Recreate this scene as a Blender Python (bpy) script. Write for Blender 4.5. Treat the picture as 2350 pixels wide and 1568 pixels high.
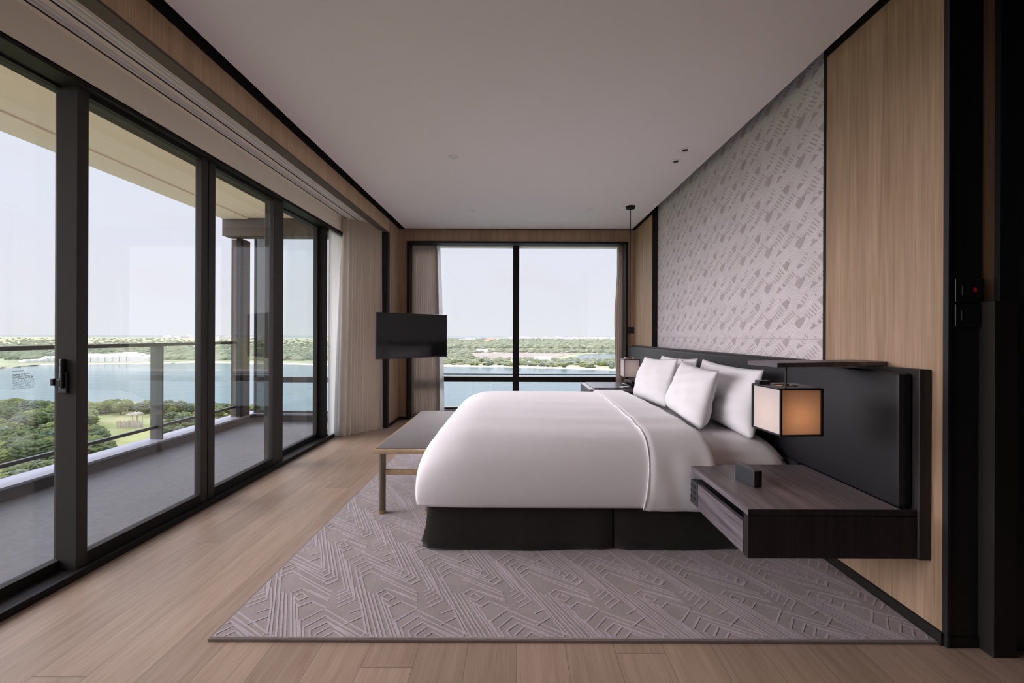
import bpy, bmesh, math, random
from mathutils import Vector, Matrix
random.seed(7)
for o in list(bpy.data.objects):
    bpy.data.objects.remove(o)
SC = bpy.context.scene
COL = SC.collection
F, CX, CY, EYE = 930.0, 1188.0, 770.0, 1.2      # focal length in pixels, principal point, eye height

# ------------------------------------------------------------------ camera
cam_d = bpy.data.cameras.new('camera')
cam = bpy.data.objects.new('camera', cam_d)
COL.objects.link(cam)
cam.location = (0, 0, EYE)
cam.rotation_euler = (math.radians(90), math.radians(-0.22), 0)
cam_d.sensor_width = 36.0
cam_d.lens = 36.0 * F / 2350.0
cam_d.shift_x = -(CX - 1175.0) / 2350.0
cam_d.shift_y = -(784.0 - CY) / 2350.0
cam_d.clip_start = 0.02
cam_d.clip_end = 20000
SC.camera = cam
SC.view_settings.view_transform = 'Standard'
SC.view_settings.look = 'None'
SC.view_settings.gamma = 1.0
SC.view_settings.exposure = 0.0
SC.view_settings.use_curve_mapping = False

# ------------------------------------------------------------------ sky
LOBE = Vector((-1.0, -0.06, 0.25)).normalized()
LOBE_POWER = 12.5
FILL_AHEAD = Vector((-0.05, 1.0, 0.54)).normalized()
FILL_AHEAD_POWER = 24.0
def make_world():
    w = bpy.data.worlds.new('sky')
    SC.world = w
    w.use_nodes = True
    nt = w.node_tree
    nt.nodes.clear()
    N, L = nt.nodes.new, nt.links.new
    out = N('ShaderNodeOutputWorld'); bg = N('ShaderNodeBackground')
    tc = N('ShaderNodeTexCoord'); sep = N('ShaderNodeSeparateXYZ')
    L(tc.outputs['Generated'], sep.inputs[0])
    ramp = N('ShaderNodeValToRGB')
    L(sep.outputs['Z'], ramp.inputs[0])
    cr = ramp.color_ramp
    cr.elements[0].position = 0.0; cr.elements[0].color = (0.92, 0.95, 1.0, 1)
    cr.elements[1].position = 1.0; cr.elements[1].color = (2.6, 2.8, 3.3, 1)
    e = cr.elements.new(0.10); e.color = (0.90, 0.92, 1.0, 1)
    e = cr.elements.new(0.30); e.color = (0.86, 0.92, 1.05, 1)
    e = cr.elements.new(0.42); e.color = (1.9, 1.95, 2.15, 1)
    # soft clouds
    mp = N('ShaderNodeMapping'); mp.inputs['Scale'].default_value = (1, 1, 3.2)
    L(tc.outputs['Generated'], mp.inputs[0])
    nz = N('ShaderNodeTexNoise'); nz.inputs['Scale'].default_value = 3.2; nz.inputs['Detail'].default_value = 5
    L(mp.outputs[0], nz.inputs['Vector'])
    r2 = N('ShaderNodeValToRGB'); L(nz.outputs['Fac'], r2.inputs[0])
    r2.color_ramp.elements[0].position = 0.52; r2.color_ramp.elements[0].color = (0, 0, 0, 1)
    r2.color_ramp.elements[1].position = 0.74; r2.color_ramp.elements[1].color = (0.55, 0.55, 0.55, 1)
    mix = N('ShaderNodeMixRGB'); L(r2.outputs[0], mix.inputs[0]); L(ramp.outputs[0], mix.inputs[1])
    mix.inputs[2].default_value = (0.86, 0.86, 0.90, 1)
    # unseen bright sky patch added on the left to fill the room
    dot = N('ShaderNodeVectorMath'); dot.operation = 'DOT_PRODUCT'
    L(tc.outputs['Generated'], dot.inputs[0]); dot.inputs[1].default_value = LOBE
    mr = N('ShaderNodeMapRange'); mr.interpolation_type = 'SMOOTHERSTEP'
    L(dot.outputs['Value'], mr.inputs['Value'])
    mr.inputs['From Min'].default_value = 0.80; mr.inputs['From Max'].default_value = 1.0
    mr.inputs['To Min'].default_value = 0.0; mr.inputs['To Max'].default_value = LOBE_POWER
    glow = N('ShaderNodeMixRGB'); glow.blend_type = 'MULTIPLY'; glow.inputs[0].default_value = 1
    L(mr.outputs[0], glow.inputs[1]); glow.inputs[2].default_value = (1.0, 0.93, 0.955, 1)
    # unseen bright sky patch added above the far window to light the bed
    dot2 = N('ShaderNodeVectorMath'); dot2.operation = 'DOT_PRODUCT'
    L(tc.outputs['Generated'], dot2.inputs[0]); dot2.inputs[1].default_value = FILL_AHEAD
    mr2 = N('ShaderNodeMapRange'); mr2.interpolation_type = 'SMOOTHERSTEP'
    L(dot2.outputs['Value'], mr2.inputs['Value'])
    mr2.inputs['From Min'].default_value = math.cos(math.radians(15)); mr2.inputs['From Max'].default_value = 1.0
    mr2.inputs['To Min'].default_value = 0.0; mr2.inputs['To Max'].default_value = FILL_AHEAD_POWER
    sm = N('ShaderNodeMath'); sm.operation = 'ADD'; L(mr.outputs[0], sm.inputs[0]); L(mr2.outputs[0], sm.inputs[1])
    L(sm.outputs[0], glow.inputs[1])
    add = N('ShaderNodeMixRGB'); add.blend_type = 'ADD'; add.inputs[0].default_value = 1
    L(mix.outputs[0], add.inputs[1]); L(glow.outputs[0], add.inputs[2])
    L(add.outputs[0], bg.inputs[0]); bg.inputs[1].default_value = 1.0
    L(bg.outputs[0], out.inputs[0])
    w.cycles.sampling_method = 'MANUAL'
    w.cycles.sample_map_resolution = 512
make_world()
sun_d = bpy.data.lights.new('sun', 'SUN')
sun_d.energy = 0.9; sun_d.angle = math.radians(3); sun_d.color = (1.0, 0.95, 0.86)
sun = bpy.data.objects.new('sun', sun_d); COL.objects.link(sun)
sun.rotation_euler = Vector((-0.25, 0.80, -1.05)).to_track_quat('-Z', 'Y').to_euler()
sun['label'] = 'sun'; sun['category'] = 'light'

# ------------------------------------------------------------------ materials
def new_mat(name):
    m = bpy.data.materials.new(name); m.use_nodes = True
    nt = m.node_tree; b = nt.nodes['Principled BSDF']
    return m, nt, b
def flat(name, col, rough=0.5, metal=0.0, spec=0.5, sheen=0.0, bump=None):
    m, nt, b = new_mat(name)
    b.inputs['Base Color'].default_value = (*col, 1)
    b.inputs['Roughness'].default_value = rough
    b.inputs['Metallic'].default_value = metal
    b.inputs['Specular IOR Level'].default_value = spec
    b.inputs['Sheen Weight'].default_value = sheen
    # a faint irregularity so that nothing is perfectly uniform
    tc = nt.nodes.new('ShaderNodeTexCoord'); n = nt.nodes.new('ShaderNodeTexNoise')
    nt.links.new(tc.outputs['Object'], n.inputs['Vector'])
    sc, st = bump if bump else (60.0, 0.02)
    n.inputs['Scale'].default_value = sc; n.inputs['Detail'].default_value = 3
    bp = nt.nodes.new('ShaderNodeBump'); bp.inputs['Strength'].default_value = st
    bp.inputs['Distance'].default_value = 0.004
    nt.links.new(n.outputs['Fac'], bp.inputs['Height']); nt.links.new(bp.outputs[0], b.inputs['Normal'])
    return m
def wood(name, c1, c2, axis='Z', rough=0.45, scale=1.0, spec=0.4, bump=0.05):
    """fine veneer grain running along the given axis"""
    m, nt, b = new_mat(name)
    N, L = nt.nodes.new, nt.links.new
    tc = N('ShaderNodeTexCoord'); mp = N('ShaderNodeMapping')
    L(tc.outputs['Object'], mp.inputs[0])
    s = [14 * scale] * 3; s['XYZ'.index(axis)] = 0.7 * scale
    mp.inputs['Scale'].default_value = s
    n1 = N('ShaderNodeTexNoise'); n1.inputs['Scale'].default_value = 1.0; n1.inputs['Detail'].default_value = 6
    n1.inputs['Distortion'].default_value = 0.6
    L(mp.outputs[0], n1.inputs['Vector'])
    mp2 = N('ShaderNodeMapping'); L(tc.outputs['Object'], mp2.inputs[0])
    s2 = [110 * scale] * 3; s2['XYZ'.index(axis)] = 3.0 * scale
    mp2.inputs['Scale'].default_value = s2
    n2 = N('ShaderNodeTexNoise'); n2.inputs['Scale'].default_value = 1.0; n2.inputs['Detail'].default_value = 4
    L(mp2.outputs[0], n2.inputs['Vector'])
    mx = N('ShaderNodeMath'); mx.operation = 'MULTIPLY_ADD'
    L(n2.outputs['Fac'], mx.inputs[0]); mx.inputs[1].default_value = 0.55; 
    h = N('ShaderNodeMath'); h.operation = 'MULTIPLY'; L(n1.outputs['Fac'], h.inputs[0]); h.inputs[1].default_value = 0.6
    L(h.outputs[0], mx.inputs[2])
    r = N('ShaderNodeValToRGB'); L(mx.outputs[0], r.inputs[0])
    r.color_ramp.elements[0].position = 0.40; r.color_ramp.elements[0].color = (*c1, 1)
    r.color_ramp.elements[1].position = 0.74; r.color_ramp.elements[1].color = (*c2, 1)
    L(r.outputs[0], b.inputs['Base Color'])
    b.inputs['Roughness'].default_value = rough
    b.inputs['Specular IOR Level'].default_value = spec
    bp = N('ShaderNodeBump'); bp.inputs['Strength'].default_value = bump; bp.inputs['Distance'].default_value = 0.002
    L(mx.outputs[0], bp.inputs['Height']); L(bp.outputs[0], b.inputs['Normal'])
    return m
def floor_mat():
    m, nt, b = new_mat('oak_floor')
    N, L = nt.nodes.new, nt.links.new
    tc = N('ShaderNodeTexCoord'); sep = N('ShaderNodeSeparateXYZ'); L(tc.outputs['Object'], sep.inputs[0])
    def mth(op, a, bv=None, c=None):
        n = N('ShaderNodeMath'); n.operation = op
        for i, v in enumerate((a, bv, c)):
            if v is None: continue
            if isinstance(v, (int, float)): n.inputs[i].default_value = v
            else: L(v, n.inputs[i])
        return n.outputs[0]
    W = 0.188
    u = mth('DIVIDE', sep.outputs['X'], W)
    iu = mth('FLOOR', u); fu = mth('FRACT', u)
    wn = N('ShaderNodeTexWhiteNoise'); wn.noise_dimensions = '1D'; L(iu, wn.inputs['W'])
    v = mth('ADD', mth('DIVIDE', sep.outputs['Y'], 1.9), mth('MULTIPLY', wn.outputs['Value'], 7.0))
    iv = mth('FLOOR', v); fv = mth('FRACT', v)
    cmb = N('ShaderNodeCombineXYZ'); L(iu, cmb.inputs[0]); L(iv, cmb.inputs[1])
    wn2 = N('ShaderNodeTexWhiteNoise'); wn2.noise_dimensions = '2D'; L(cmb.outputs[0], wn2.inputs['Vector'])
    du = mth('MINIMUM', fu, mth('SUBTRACT', 1.0, fu)); dv = mth('MINIMUM', fv, mth('SUBTRACT', 1.0, fv))
    g1 = mth('LESS_THAN', du, 0.0055); g2 = mth('LESS_THAN', dv, 0.0007)
    gap = mth('MAXIMUM', g1, g2)
    # grain
    off = N('ShaderNodeVectorMath'); off.operation = 'MULTIPLY_ADD'
    L(wn2.outputs['Color'], off.inputs[0]); off.inputs[1].default_value = (13, 17, 5); L(tc.outputs['Object'], off.inputs[2])
    mp = N('ShaderNodeMapping'); L(off.outputs[0], mp.inputs[0]); mp.inputs['Scale'].default_value = (22, 1.5, 1)
    n1 = N('ShaderNodeTexNoise'); n1.inputs['Scale'].default_value = 1; n1.inputs['Detail'].default_value = 6
    n1.inputs['Distortion'].default_value = 1.3; L(mp.outputs[0], n1.inputs['Vector'])
    mp2 = N('ShaderNodeMapping'); L(off.outputs[0], mp2.inputs[0]); mp2.inputs['Scale'].default_value = (160, 6, 1)
    n2 = N('ShaderNodeTexNoise'); n2.inputs['Scale'].default_value = 1; n2.inputs['Detail'].default_value = 3
    L(mp2.outputs[0], n2.inputs['Vector'])
    g = mth('MULTIPLY_ADD', n2.outputs['Fac'], 0.4, mth('MULTIPLY', n1.outputs['Fac'], 0.6))
    r = N('ShaderNodeValToRGB'); L(g, r.inputs[0])
    r.color_ramp.elements[0].position = 0.3; r.color_ramp.elements[0].color = (0.34, 0.235, 0.168, 1)
    r.color_ramp.elements[1].position = 0.72; r.color_ramp.elements[1].color = (0.49, 0.362, 0.285, 1)
    hs = N('ShaderNodeHueSaturation'); L(r.outputs[0], hs.inputs['Color'])
    L(mth('MULTIPLY_ADD', wn2.outputs['Value'], 0.26, 0.86), hs.inputs['Value'])
    mx = N('ShaderNodeMixRGB'); L(mth('MULTIPLY', gap, 0.7), mx.inputs[0]); L(hs.outputs[0], mx.inputs[1])
    mx.inputs[2].default_value = (0.12, 0.08, 0.06, 1)
    L(mx.outputs[0], b.inputs['Base Color'])
    b.inputs['Roughness'].default_value = 0.42; b.inputs['Specular IOR Level'].default_value = 0.35
    bp = N('ShaderNodeBump'); bp.inputs['Strength'].default_value = 0.12; bp.inputs['Distance'].default_value = 0.002
    L(mth('SUBTRACT', g, mth('MULTIPLY', gap, 1.0)), bp.inputs['Height']); L(bp.outputs[0], b.inputs['Normal'])
    return m
def fabric(name, c1, c2, scale=500.0, rough=0.9, bump=0.25, sheen=0.2, dist=0.001):
    m, nt, b = new_mat(name)
    N, L = nt.nodes.new, nt.links.new
    tc = N('ShaderNodeTexCoord')
    n = N('ShaderNodeTexNoise'); n.inputs['Scale'].default_value = scale; n.inputs['Detail'].default_value = 2
    L(tc.outputs['Object'], n.inputs['Vector'])
    n2 = N('ShaderNodeTexNoise'); n2.inputs['Scale'].default_value = scale * 0.03; n2.inputs['Detail'].default_value = 3
    L(tc.outputs['Object'], n2.inputs['Vector'])
    ad = N('ShaderNodeMath'); ad.operation = 'MULTIPLY_ADD'; L(n2.outputs['Fac'], ad.inputs[0]); ad.inputs[1].default_value = 0.4
    hf = N('ShaderNodeMath'); hf.operation = 'MULTIPLY'; L(n.outputs['Fac'], hf.inputs[0]); hf.inputs[1].default_value = 0.6
    L(hf.outputs[0], ad.inputs[2])
    r = N('ShaderNodeValToRGB'); L(ad.outputs[0], r.inputs[0])
    r.color_ramp.elements[0].position = 0.3; r.color_ramp.elements[0].color = (*c1, 1)
    r.color_ramp.elements[1].position = 0.7; r.color_ramp.elements[1].color = (*c2, 1)
    L(r.outputs[0], b.inputs['Base Color'])
    b.inputs['Roughness'].default_value = rough; b.inputs['Sheen Weight'].default_value = sheen
    b.inputs['Specular IOR Level'].default_value = 0.2
    bp = N('ShaderNodeBump'); bp.inputs['Strength'].default_value = bump; bp.inputs['Distance'].default_value = dist
    L(ad.outputs[0], bp.inputs['Height']); L(bp.outputs[0], b.inputs['Normal'])
    return m
def glass_mat(name, tint=(0.965, 0.962, 0.97), refl=1.0):
    m = bpy.data.materials.new(name); m.use_nodes = True
    nt = m.node_tree; nt.nodes.clear(); N, L = nt.nodes.new, nt.links.new
    out = N('ShaderNodeOutputMaterial'); mix = N('ShaderNodeMixShader')
    tr = N('ShaderNodeBsdfTransparent'); tr.inputs[0].default_value = (*tint, 1)
    gl = N('ShaderNodeBsdfGlossy'); gl.inputs['Roughness'].default_value = 0.0; gl.inputs[0].default_value = (1, 1, 1, 1)
    # Schlick reflectance of a thin pane, the same from both sides
    ge = N('ShaderNodeNewGeometry'); dp = N('ShaderNodeVectorMath'); dp.operation = 'DOT_PRODUCT'
    L(ge.outputs['Normal'], dp.inputs[0]); L(ge.outputs['Incoming'], dp.inputs[1])
    def mth(op, a, b):
        n = N('ShaderNodeMath'); n.operation = op
        for i, v in enumerate((a, b)):
            if isinstance(v, (int, float)): n.inputs[i].default_value = v
            else: L(v, n.inputs[i])
        return n.outputs[0]
    c = mth('SUBTRACT', 1.0, mth('ABSOLUTE', dp.outputs['Value'], 0.0))
    r = mth('MULTIPLY', mth('ADD', mth('MULTIPLY', mth('POWER', c, 5.0), 0.96), 0.036), refl)
    L(r, mix.inputs[0]); L(tr.outputs[0], mix.inputs[1]); L(gl.outputs[0], mix.inputs[2])
    L(mix.outputs[0], out.inputs[0])
    return m
def translucent(name, col, amt=0.5, rough=0.9, bscale=400.0, transp=0.0):
    m = bpy.data.materials.new(name); m.use_nodes = True
    nt = m.node_tree; nt.nodes.clear(); N, L = nt.nodes.new, nt.links.new
    out = N('ShaderNodeOutputMaterial'); mix = N('ShaderNodeMixShader'); mix.inputs[0].default_value = amt
    d = N('ShaderNodeBsdfDiffuse'); t = N('ShaderNodeBsdfTranslucent')
    tc = N('ShaderNodeTexCoord'); n = N('ShaderNodeTexNoise'); n.inputs['Scale'].default_value = bscale
    L(tc.outputs['Object'], n.inputs['Vector'])
    r = N('ShaderNodeValToRGB'); L(n.outputs['Fac'], r.inputs[0])
    r.color_ramp.elements[0].position = 0.3; r.color_ramp.elements[0].color = (*[c * 0.86 for c in col], 1)
    r.color_ramp.elements[1].position = 0.7; r.color_ramp.elements[1].color = (*col, 1)
    L(r.outputs[0], d.inputs[0]); L(r.outputs[0], t.inputs[0])
    L(d.outputs[0], mix.inputs[1]); L(t.outputs[0], mix.inputs[2])
    last = mix
    if transp:
        m2 = N('ShaderNodeMixShader'); m2.inputs[0].default_value = transp
        tp = N('ShaderNodeBsdfTransparent'); L(mix.outputs[0], m2.inputs[1]); L(tp.outputs[0], m2.inputs[2]); last = m2
    L(last.outputs[0], out.inputs[0])
    return m
def emit(name, col, strength):
    m = bpy.data.materials.new(name); m.use_nodes = True
    nt = m.node_tree; nt.nodes.clear(); N, L = nt.nodes.new, nt.links.new
    out = N('ShaderNodeOutputMaterial'); e = N('ShaderNodeEmission')
    e.inputs[0].default_value = (*col, 1); e.inputs[1].default_value = strength
    L(e.outputs[0], out.inputs[0]); return m
def veg(name, c1, c2, c3, scale=0.6, bump=1.0, dist=0.6, rough=0.95):
    m, nt, b = new_mat(name)
    N, L = nt.nodes.new, nt.links.new
    tc = N('ShaderNodeTexCoord')
    n = N('ShaderNodeTexNoise'); n.inputs['Scale'].default_value = scale; n.inputs['Detail'].default_value = 8; n.inputs['Roughness'].default_value = 0.7
    L(tc.outputs['Object'], n.inputs['Vector'])
    r = N('ShaderNodeValToRGB'); L(n.outputs['Fac'], r.inputs[0])
    r.color_ramp.elements[0].position = 0.34; r.color_ramp.elements[0].color = (*c1, 1)
    r.color_ramp.elements[1].position = 0.68; r.color_ramp.elements[1].color = (*c3, 1)
    e = r.color_ramp.elements.new(0.5); e.color = (*c2, 1)
    L(r.outputs[0], b.inputs['Base Color']); b.inputs['Roughness'].default_value = rough
    b.inputs['Specular IOR Level'].default_value = 0.1
    bp = N('ShaderNodeBump'); bp.inputs['Strength'].default_value = bump; bp.inputs['Distance'].default_value = dist
    L(n.outputs['Fac'], bp.inputs['Height']); L(bp.outputs[0], b.inputs['Normal'])
    return m

M = {}
M['floor'] = floor_mat()
M['ceiling'] = flat('ceiling_paint', (0.86, 0.80, 0.79), 0.85, spec=0.2, bump=(8, 0.01))
M['pocket'] = flat('pocket_paint', (0.92, 0.84, 0.71), 0.8, spec=0.2)
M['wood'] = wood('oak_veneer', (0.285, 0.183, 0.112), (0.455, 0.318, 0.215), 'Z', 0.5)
M['wood_lit'] = wood('oak_veneer_lit', (0.44, 0.285, 0.165), (0.63, 0.44, 0.285), 'Z', 0.5)  # wall oak lightened for the fascia, extra light put into the colour
M['dark'] = flat('dark_bronze_metal', (0.018, 0.015, 0.014), 0.6, 0.0, 0.2)
M['bronze'] = flat('brown_metal_trim', (0.11, 0.088, 0.075), 0.6, 0.0, 0.2)
M['frame'] = flat('window_frame_metal', (0.045, 0.039, 0.036), 0.55, 0.0, 0.25)
M['black'] = flat('black_lacquer', (0.012, 0.0115, 0.013), 0.5, 0.0, 0.4)
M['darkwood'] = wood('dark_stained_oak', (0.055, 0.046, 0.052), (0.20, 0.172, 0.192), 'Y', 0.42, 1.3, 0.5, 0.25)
M['darkwood_shaded'] = wood('dark_oak_upright_shaded', (0.012, 0.010, 0.010), (0.030, 0.024, 0.024), 'Z', 0.5, 1.3, 0.4, 0.15)  # shaded copy of the dark oak, unlit faces darkened in the colour
M['leather'] = flat('charcoal_leather', (0.009, 0.009, 0.0112), 0.5, 0.0, 0.4, bump=(350, 0.08))
M['linen'] = fabric('white_linen', (0.75, 0.735, 0.755), (0.80, 0.785, 0.805), 300, 0.85, 0.05, 0.1)
M['duvet'] = fabric('white_duvet_cotton', (0.82, 0.79, 0.81), (0.87, 0.84, 0.86), 300, 0.8, 0.05, 0.1)
M['skirt'] = fabric('dark_brown_skirt', (0.017, 0.014, 0.013), (0.028, 0.023, 0.021), 500, 0.9, 0.1, 0.1)
M['rug'] = fabric('rug_beige_pile', (0.31, 0.26, 0.255), (0.45, 0.385, 0.38), 260, 1.0, 0.8, 0.15, 0.003)
M['rug_line'] = fabric('rug_lilac_pile', (0.45, 0.385, 0.415), (0.60, 0.52, 0.56), 260, 1.0, 0.8, 0.15, 0.003)
M['rug_edge'] = fabric('rug_binding', (0.16, 0.12, 0.105), (0.22, 0.175, 0.155), 300, 1.0, 0.3)
M['paper'] = fabric('wallcovering_pale', (0.58, 0.53, 0.55), (0.76, 0.70, 0.72), 220, 0.75, 0.35, 0.1, 0.002)
def hatch(m, amt, per):
    nt = m.node_tree; N, L = nt.nodes.new, nt.links.new
    b = nt.nodes['Principled BSDF']; src = b.inputs['Base Color'].links[0].from_socket
    tc = N('ShaderNodeTexCoord'); sp = N('ShaderNodeSeparateXYZ'); L(tc.outputs['Object'], sp.inputs[0])
    def mth(op, a, c, d=None):
        n = N('ShaderNodeMath'); n.operation = op
        for i, v in enumerate((a, c, d)):
            if v is None: continue
            if isinstance(v, (int, float)): n.inputs[i].default_value = v
            else: L(v, n.inputs[i])
        return n.outputs[0]
    # two families of fine woven stripes that take turns in a lattice of cells
    y, z = mth('DIVIDE', sp.outputs['Y'], 0.312), mth('DIVIDE', sp.outputs['Z'], 0.245)
    cell = mth('GREATER_THAN', mth('SINE', mth('MULTIPLY', mth('ADD', y, z), 6.2832), 0.0), 0.15)
    d1 = mth('ADD', mth('MULTIPLY', sp.outputs['Y'], 0.62), mth('MULTIPLY', sp.outputs['Z'], 0.78))
    d2 = mth('SUBTRACT', mth('MULTIPLY', sp.outputs['Y'], 0.90), mth('MULTIPLY', sp.outputs['Z'], 0.42))
    s1 = mth('SINE', mth('MULTIPLY', d1, 6.2832 / per), 0.0); s2 = mth('SINE', mth('MULTIPLY', d2, 6.2832 / per), 0.0)
    mx = N('ShaderNodeMixRGB'); L(cell, mx.inputs[0]); L(s1, mx.inputs[1]); L(s2, mx.inputs[2])
    v = mth('MULTIPLY_ADD', mx.outputs[0], amt, 1.0)
    hs = N('ShaderNodeHueSaturation'); L(src, hs.inputs['Color']); L(v, hs.inputs['Value']); L(hs.outputs[0], b.inputs['Base Color'])
hatch(M['paper'], 0.10, 0.0125)
M['paper_dark'] = fabric('wallcovering_motif', (0.42, 0.37, 0.375), (0.52, 0.46, 0.465), 300, 0.8, 0.15, 0.1)
M['paper_light'] = fabric('wallcovering_thread', (0.74, 0.69, 0.71), (0.84, 0.78, 0.80), 300, 0.6, 0.15, 0.1)
M['curtain'] = translucent('beige_drape', (0.93, 0.87, 0.81), 0.58)
M['curtain2'] = translucent('taupe_drape', (0.60, 0.52, 0.46), 0.24)
M['sheer'] = translucent('white_sheer', (0.85, 0.86, 0.86), 0.45, transp=0.12)
M['glass'] = glass_mat('window_glass')
M['glass_rail'] = glass_mat('balustrade_glass', (0.93, 0.96, 0.95))
M['glass_reflection'] = glass_mat('reflection_toned_glass', (0.42, 0.43, 0.42))
M['profile'] = flat('dark_anodised_profile', (0.060, 0.055, 0.052), 0.8, 0.0, 0.08)
M['plaster'] = flat('pale_plaster', (0.82, 0.77, 0.73), 0.9)
M['bench_top'] = fabric('taupe_bench_cushion', (0.095, 0.077, 0.074), (0.13, 0.107, 0.103), 500, 0.8, 0.1)
M['oak_light'] = wood('light_oak', (0.36, 0.24, 0.13), (0.50, 0.36, 0.22), 'Y', 0.4, 2)
M['leg'] = flat('taupe_metal_leg', (0.17, 0.135, 0.105), 0.4, 0.4)
M['brass'] = flat('brushed_brass', (0.42, 0.31, 0.17), 0.35, 0.8)
M['screen'] = flat('tv_screen', (0.006, 0.006, 0.006), 0.10, 0, 0.35, bump=(5, 0.0))
M['plastic'] = flat('black_plastic', (0.013, 0.012, 0.012), 0.35)
M['plastic_grey'] = flat('dark_grey_plastic', (0.035, 0.038, 0.044), 0.4)
M['white'] = flat('white_plastic', (0.75, 0.73, 0.71), 0.5)
M['shade'] = translucent('linen_lamp_shade', (0.80, 0.66, 0.55), 0.45, bscale=600)
M['shade_lit'] = translucent('lit_lamp_shade', (0.84, 0.79, 0.78), 0.30, bscale=600)  # paler copy of the linen shade, daylight on it put into the colour
M['bulb'] = emit('warm_bulb', (1.0, 0.60, 0.28), 40)
M['red_led'] = emit('red_led', (0.8, 0.02, 0.04), 0.10)
M['soffit'] = flat('balcony_soffit_paint', (0.98, 0.79, 0.65), 0.8, spec=0.2)
M['tile'] = fabric('balcony_tile', (0.10, 0.098, 0.11), (0.145, 0.142, 0.158), 30, 0.6, 0.05, 0.0)
M['coping'] = flat('pale_stone_coping', (0.27, 0.285, 0.345), 0.4)
M['kerb'] = flat('dark_stone_kerb', (0.06, 0.055, 0.055), 0.5)
M['rail'] = flat('balustrade_metal', (0.10, 0.095, 0.09), 0.45, 0.3)
M['extwall'] = flat('exterior_pale_panel', (0.50, 0.54, 0.53), 0.7)
M['paper_note'] = flat('notice_print', (0.12, 0.14, 0.16), 0.6)

# ------------------------------------------------------------------ mesh helpers
class MB:
    """collects shapes and links them as one mesh object"""
    def __init__(s): s.v, s.f, s.m = [], [], []
    def add(s, vs, fs, mi=0, xf=None):
        o = len(s.v)
        for p in vs:
            p = Vector(p)
            s.v.append(tuple(xf @ p) if xf else tuple(p))
        for f in fs: s.f.append([o + i for i in f]); s.m.append(mi)
        return s
    def box(s, x0, x1, y0, y1, z0, z1, mi=0, xf=None, b=0.0):
        if x0 > x1: x0, x1 = x1, x0
        if y0 > y1: y0, y1 = y1, y0
        if z0 > z1: z0, z1 = z1, z0
        bm = bmesh.new()
        bmesh.ops.create_cube(bm, size=1)
        for q in bm.verts:
            q.co = Vector(((x0 + x1) / 2 + q.co.x * (x1 - x0), (y0 + y1) / 2 + q.co.y * (y1 - y0), (z0 + z1) / 2 + q.co.z * (z1 - z0)))
        if b > 0:
            bmesh.ops.bevel(bm, geom=list(bm.edges), offset=b, segments=2, profile=0.5, affect='EDGES')
        bm.verts.ensure_lookup_table()
        s.add([q.co.copy() for q in bm.verts], [[q.index for q in f.verts] for f in bm.faces], mi, xf)
        bm.free(); return s
    def cyl(s, p0, p1, r0, r1=None, n=16, mi=0, cap=True):
        r1 = r0 if r1 is None else r1
        p0, p1 = Vector(p0), Vector(p1); d = (p1 - p0).normalized()
        a = d.orthogonal().normalized(); c = d.cross(a)
        vs = []
        for p, r in ((p0, r0), (p1, r1)):
            for i in range(n):
                t = 2 * math.pi * i / n; vs.append(p + (a * math.cos(t) + c * math.sin(t)) * r)
        fs = [[i, (i + 1) % n, n + (i + 1) % n, n + i] for i in range(n)]
        if cap: fs += [list(range(n))[::-1], list(range(n, 2 * n))]
        return s.add(vs, fs, mi)
    def tube(s, pts, r, n=8, mi=0):
        pts = [Vector(p) for p in pts]
        vs = []
        for i, p in enumerate(pts):
            d = (pts[min(i + 1, len(pts) - 1)] - pts[max(i - 1, 0)]).normalized()
            a = d.cross(Vector((0.13, 0.31, 0.94))).normalized(); c = d.cross(a)
            for k in range(n):
                t = 2 * math.pi * k / n; vs.append(p + (a * math.cos(t) + c * math.sin(t)) * r)
        fs = [[i * n + k, i * n + (k + 1) % n, (i + 1) * n + (k + 1) % n, (i + 1) * n + k] for i in range(len(pts) - 1) for k in range(n)]
        fs += [list(range(n))[::-1], [(len(pts) - 1) * n + k for k in range(n)]]
        return s.add(vs, fs, mi)
    def grid(s, fn, nu, nv, mi=0, closed_u=False):
        vs = [fn(i / nu, j / nv) for j in range(nv + 1) for i in range(nu + 1)]
        fs = [[j * (nu + 1) + i, j * (nu + 1) + i + 1, (j + 1) * (nu + 1) + i + 1, (j + 1) * (nu + 1) + i] for j in range(nv) for i in range(nu)]
        return s.add(vs, fs, mi)
    def build(s, name, mats, parent=None, smooth=False, loc=(0, 0, 0), rot=(0, 0, 0), thick=0.0, sub=0):
        me = bpy.data.meshes.new(name)
        base = Vector(loc) if parent is None else Vector((0, 0, 0))
        me.from_pydata([tuple(v) for v in s.v], [], s.f)
        if not isinstance(mats, (list, tuple)): mats = [mats]
        for m in mats: me.materials.append(m)
        for p, mi in zip(me.polygons, s.m):
            p.material_index = mi; p.use_smooth = smooth
        me.update()
        bm = bmesh.new(); bm.from_mesh(me); bmesh.ops.recalc_face_normals(bm, faces=bm.faces); bm.to_mesh(me); bm.free()
        o = bpy.data.objects.new(name, me); COL.objects.link(o)
        o.location = loc; o.rotation_euler = rot
        if parent is not None: o.parent = parent
        if thick:
            md = o.modifiers.new('thickness', 'SOLIDIFY'); md.thickness = thick; md.offset = 0
        if sub:
            md = o.modifiers.new('subdivision', 'SUBSURF'); md.levels = sub; md.render_levels = sub
        if smooth:
            try:
                me.set_sharp_from_angle(angle=math.radians(42))
            except Exception: pass
        return o
def tag(o, label=None, cat=None, group=None, kind=None):
    if label: o['label'] = label
    if cat: o['category'] = cat
    if group: o['group'] = group
    if kind: o['kind'] = kind
    return o
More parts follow.
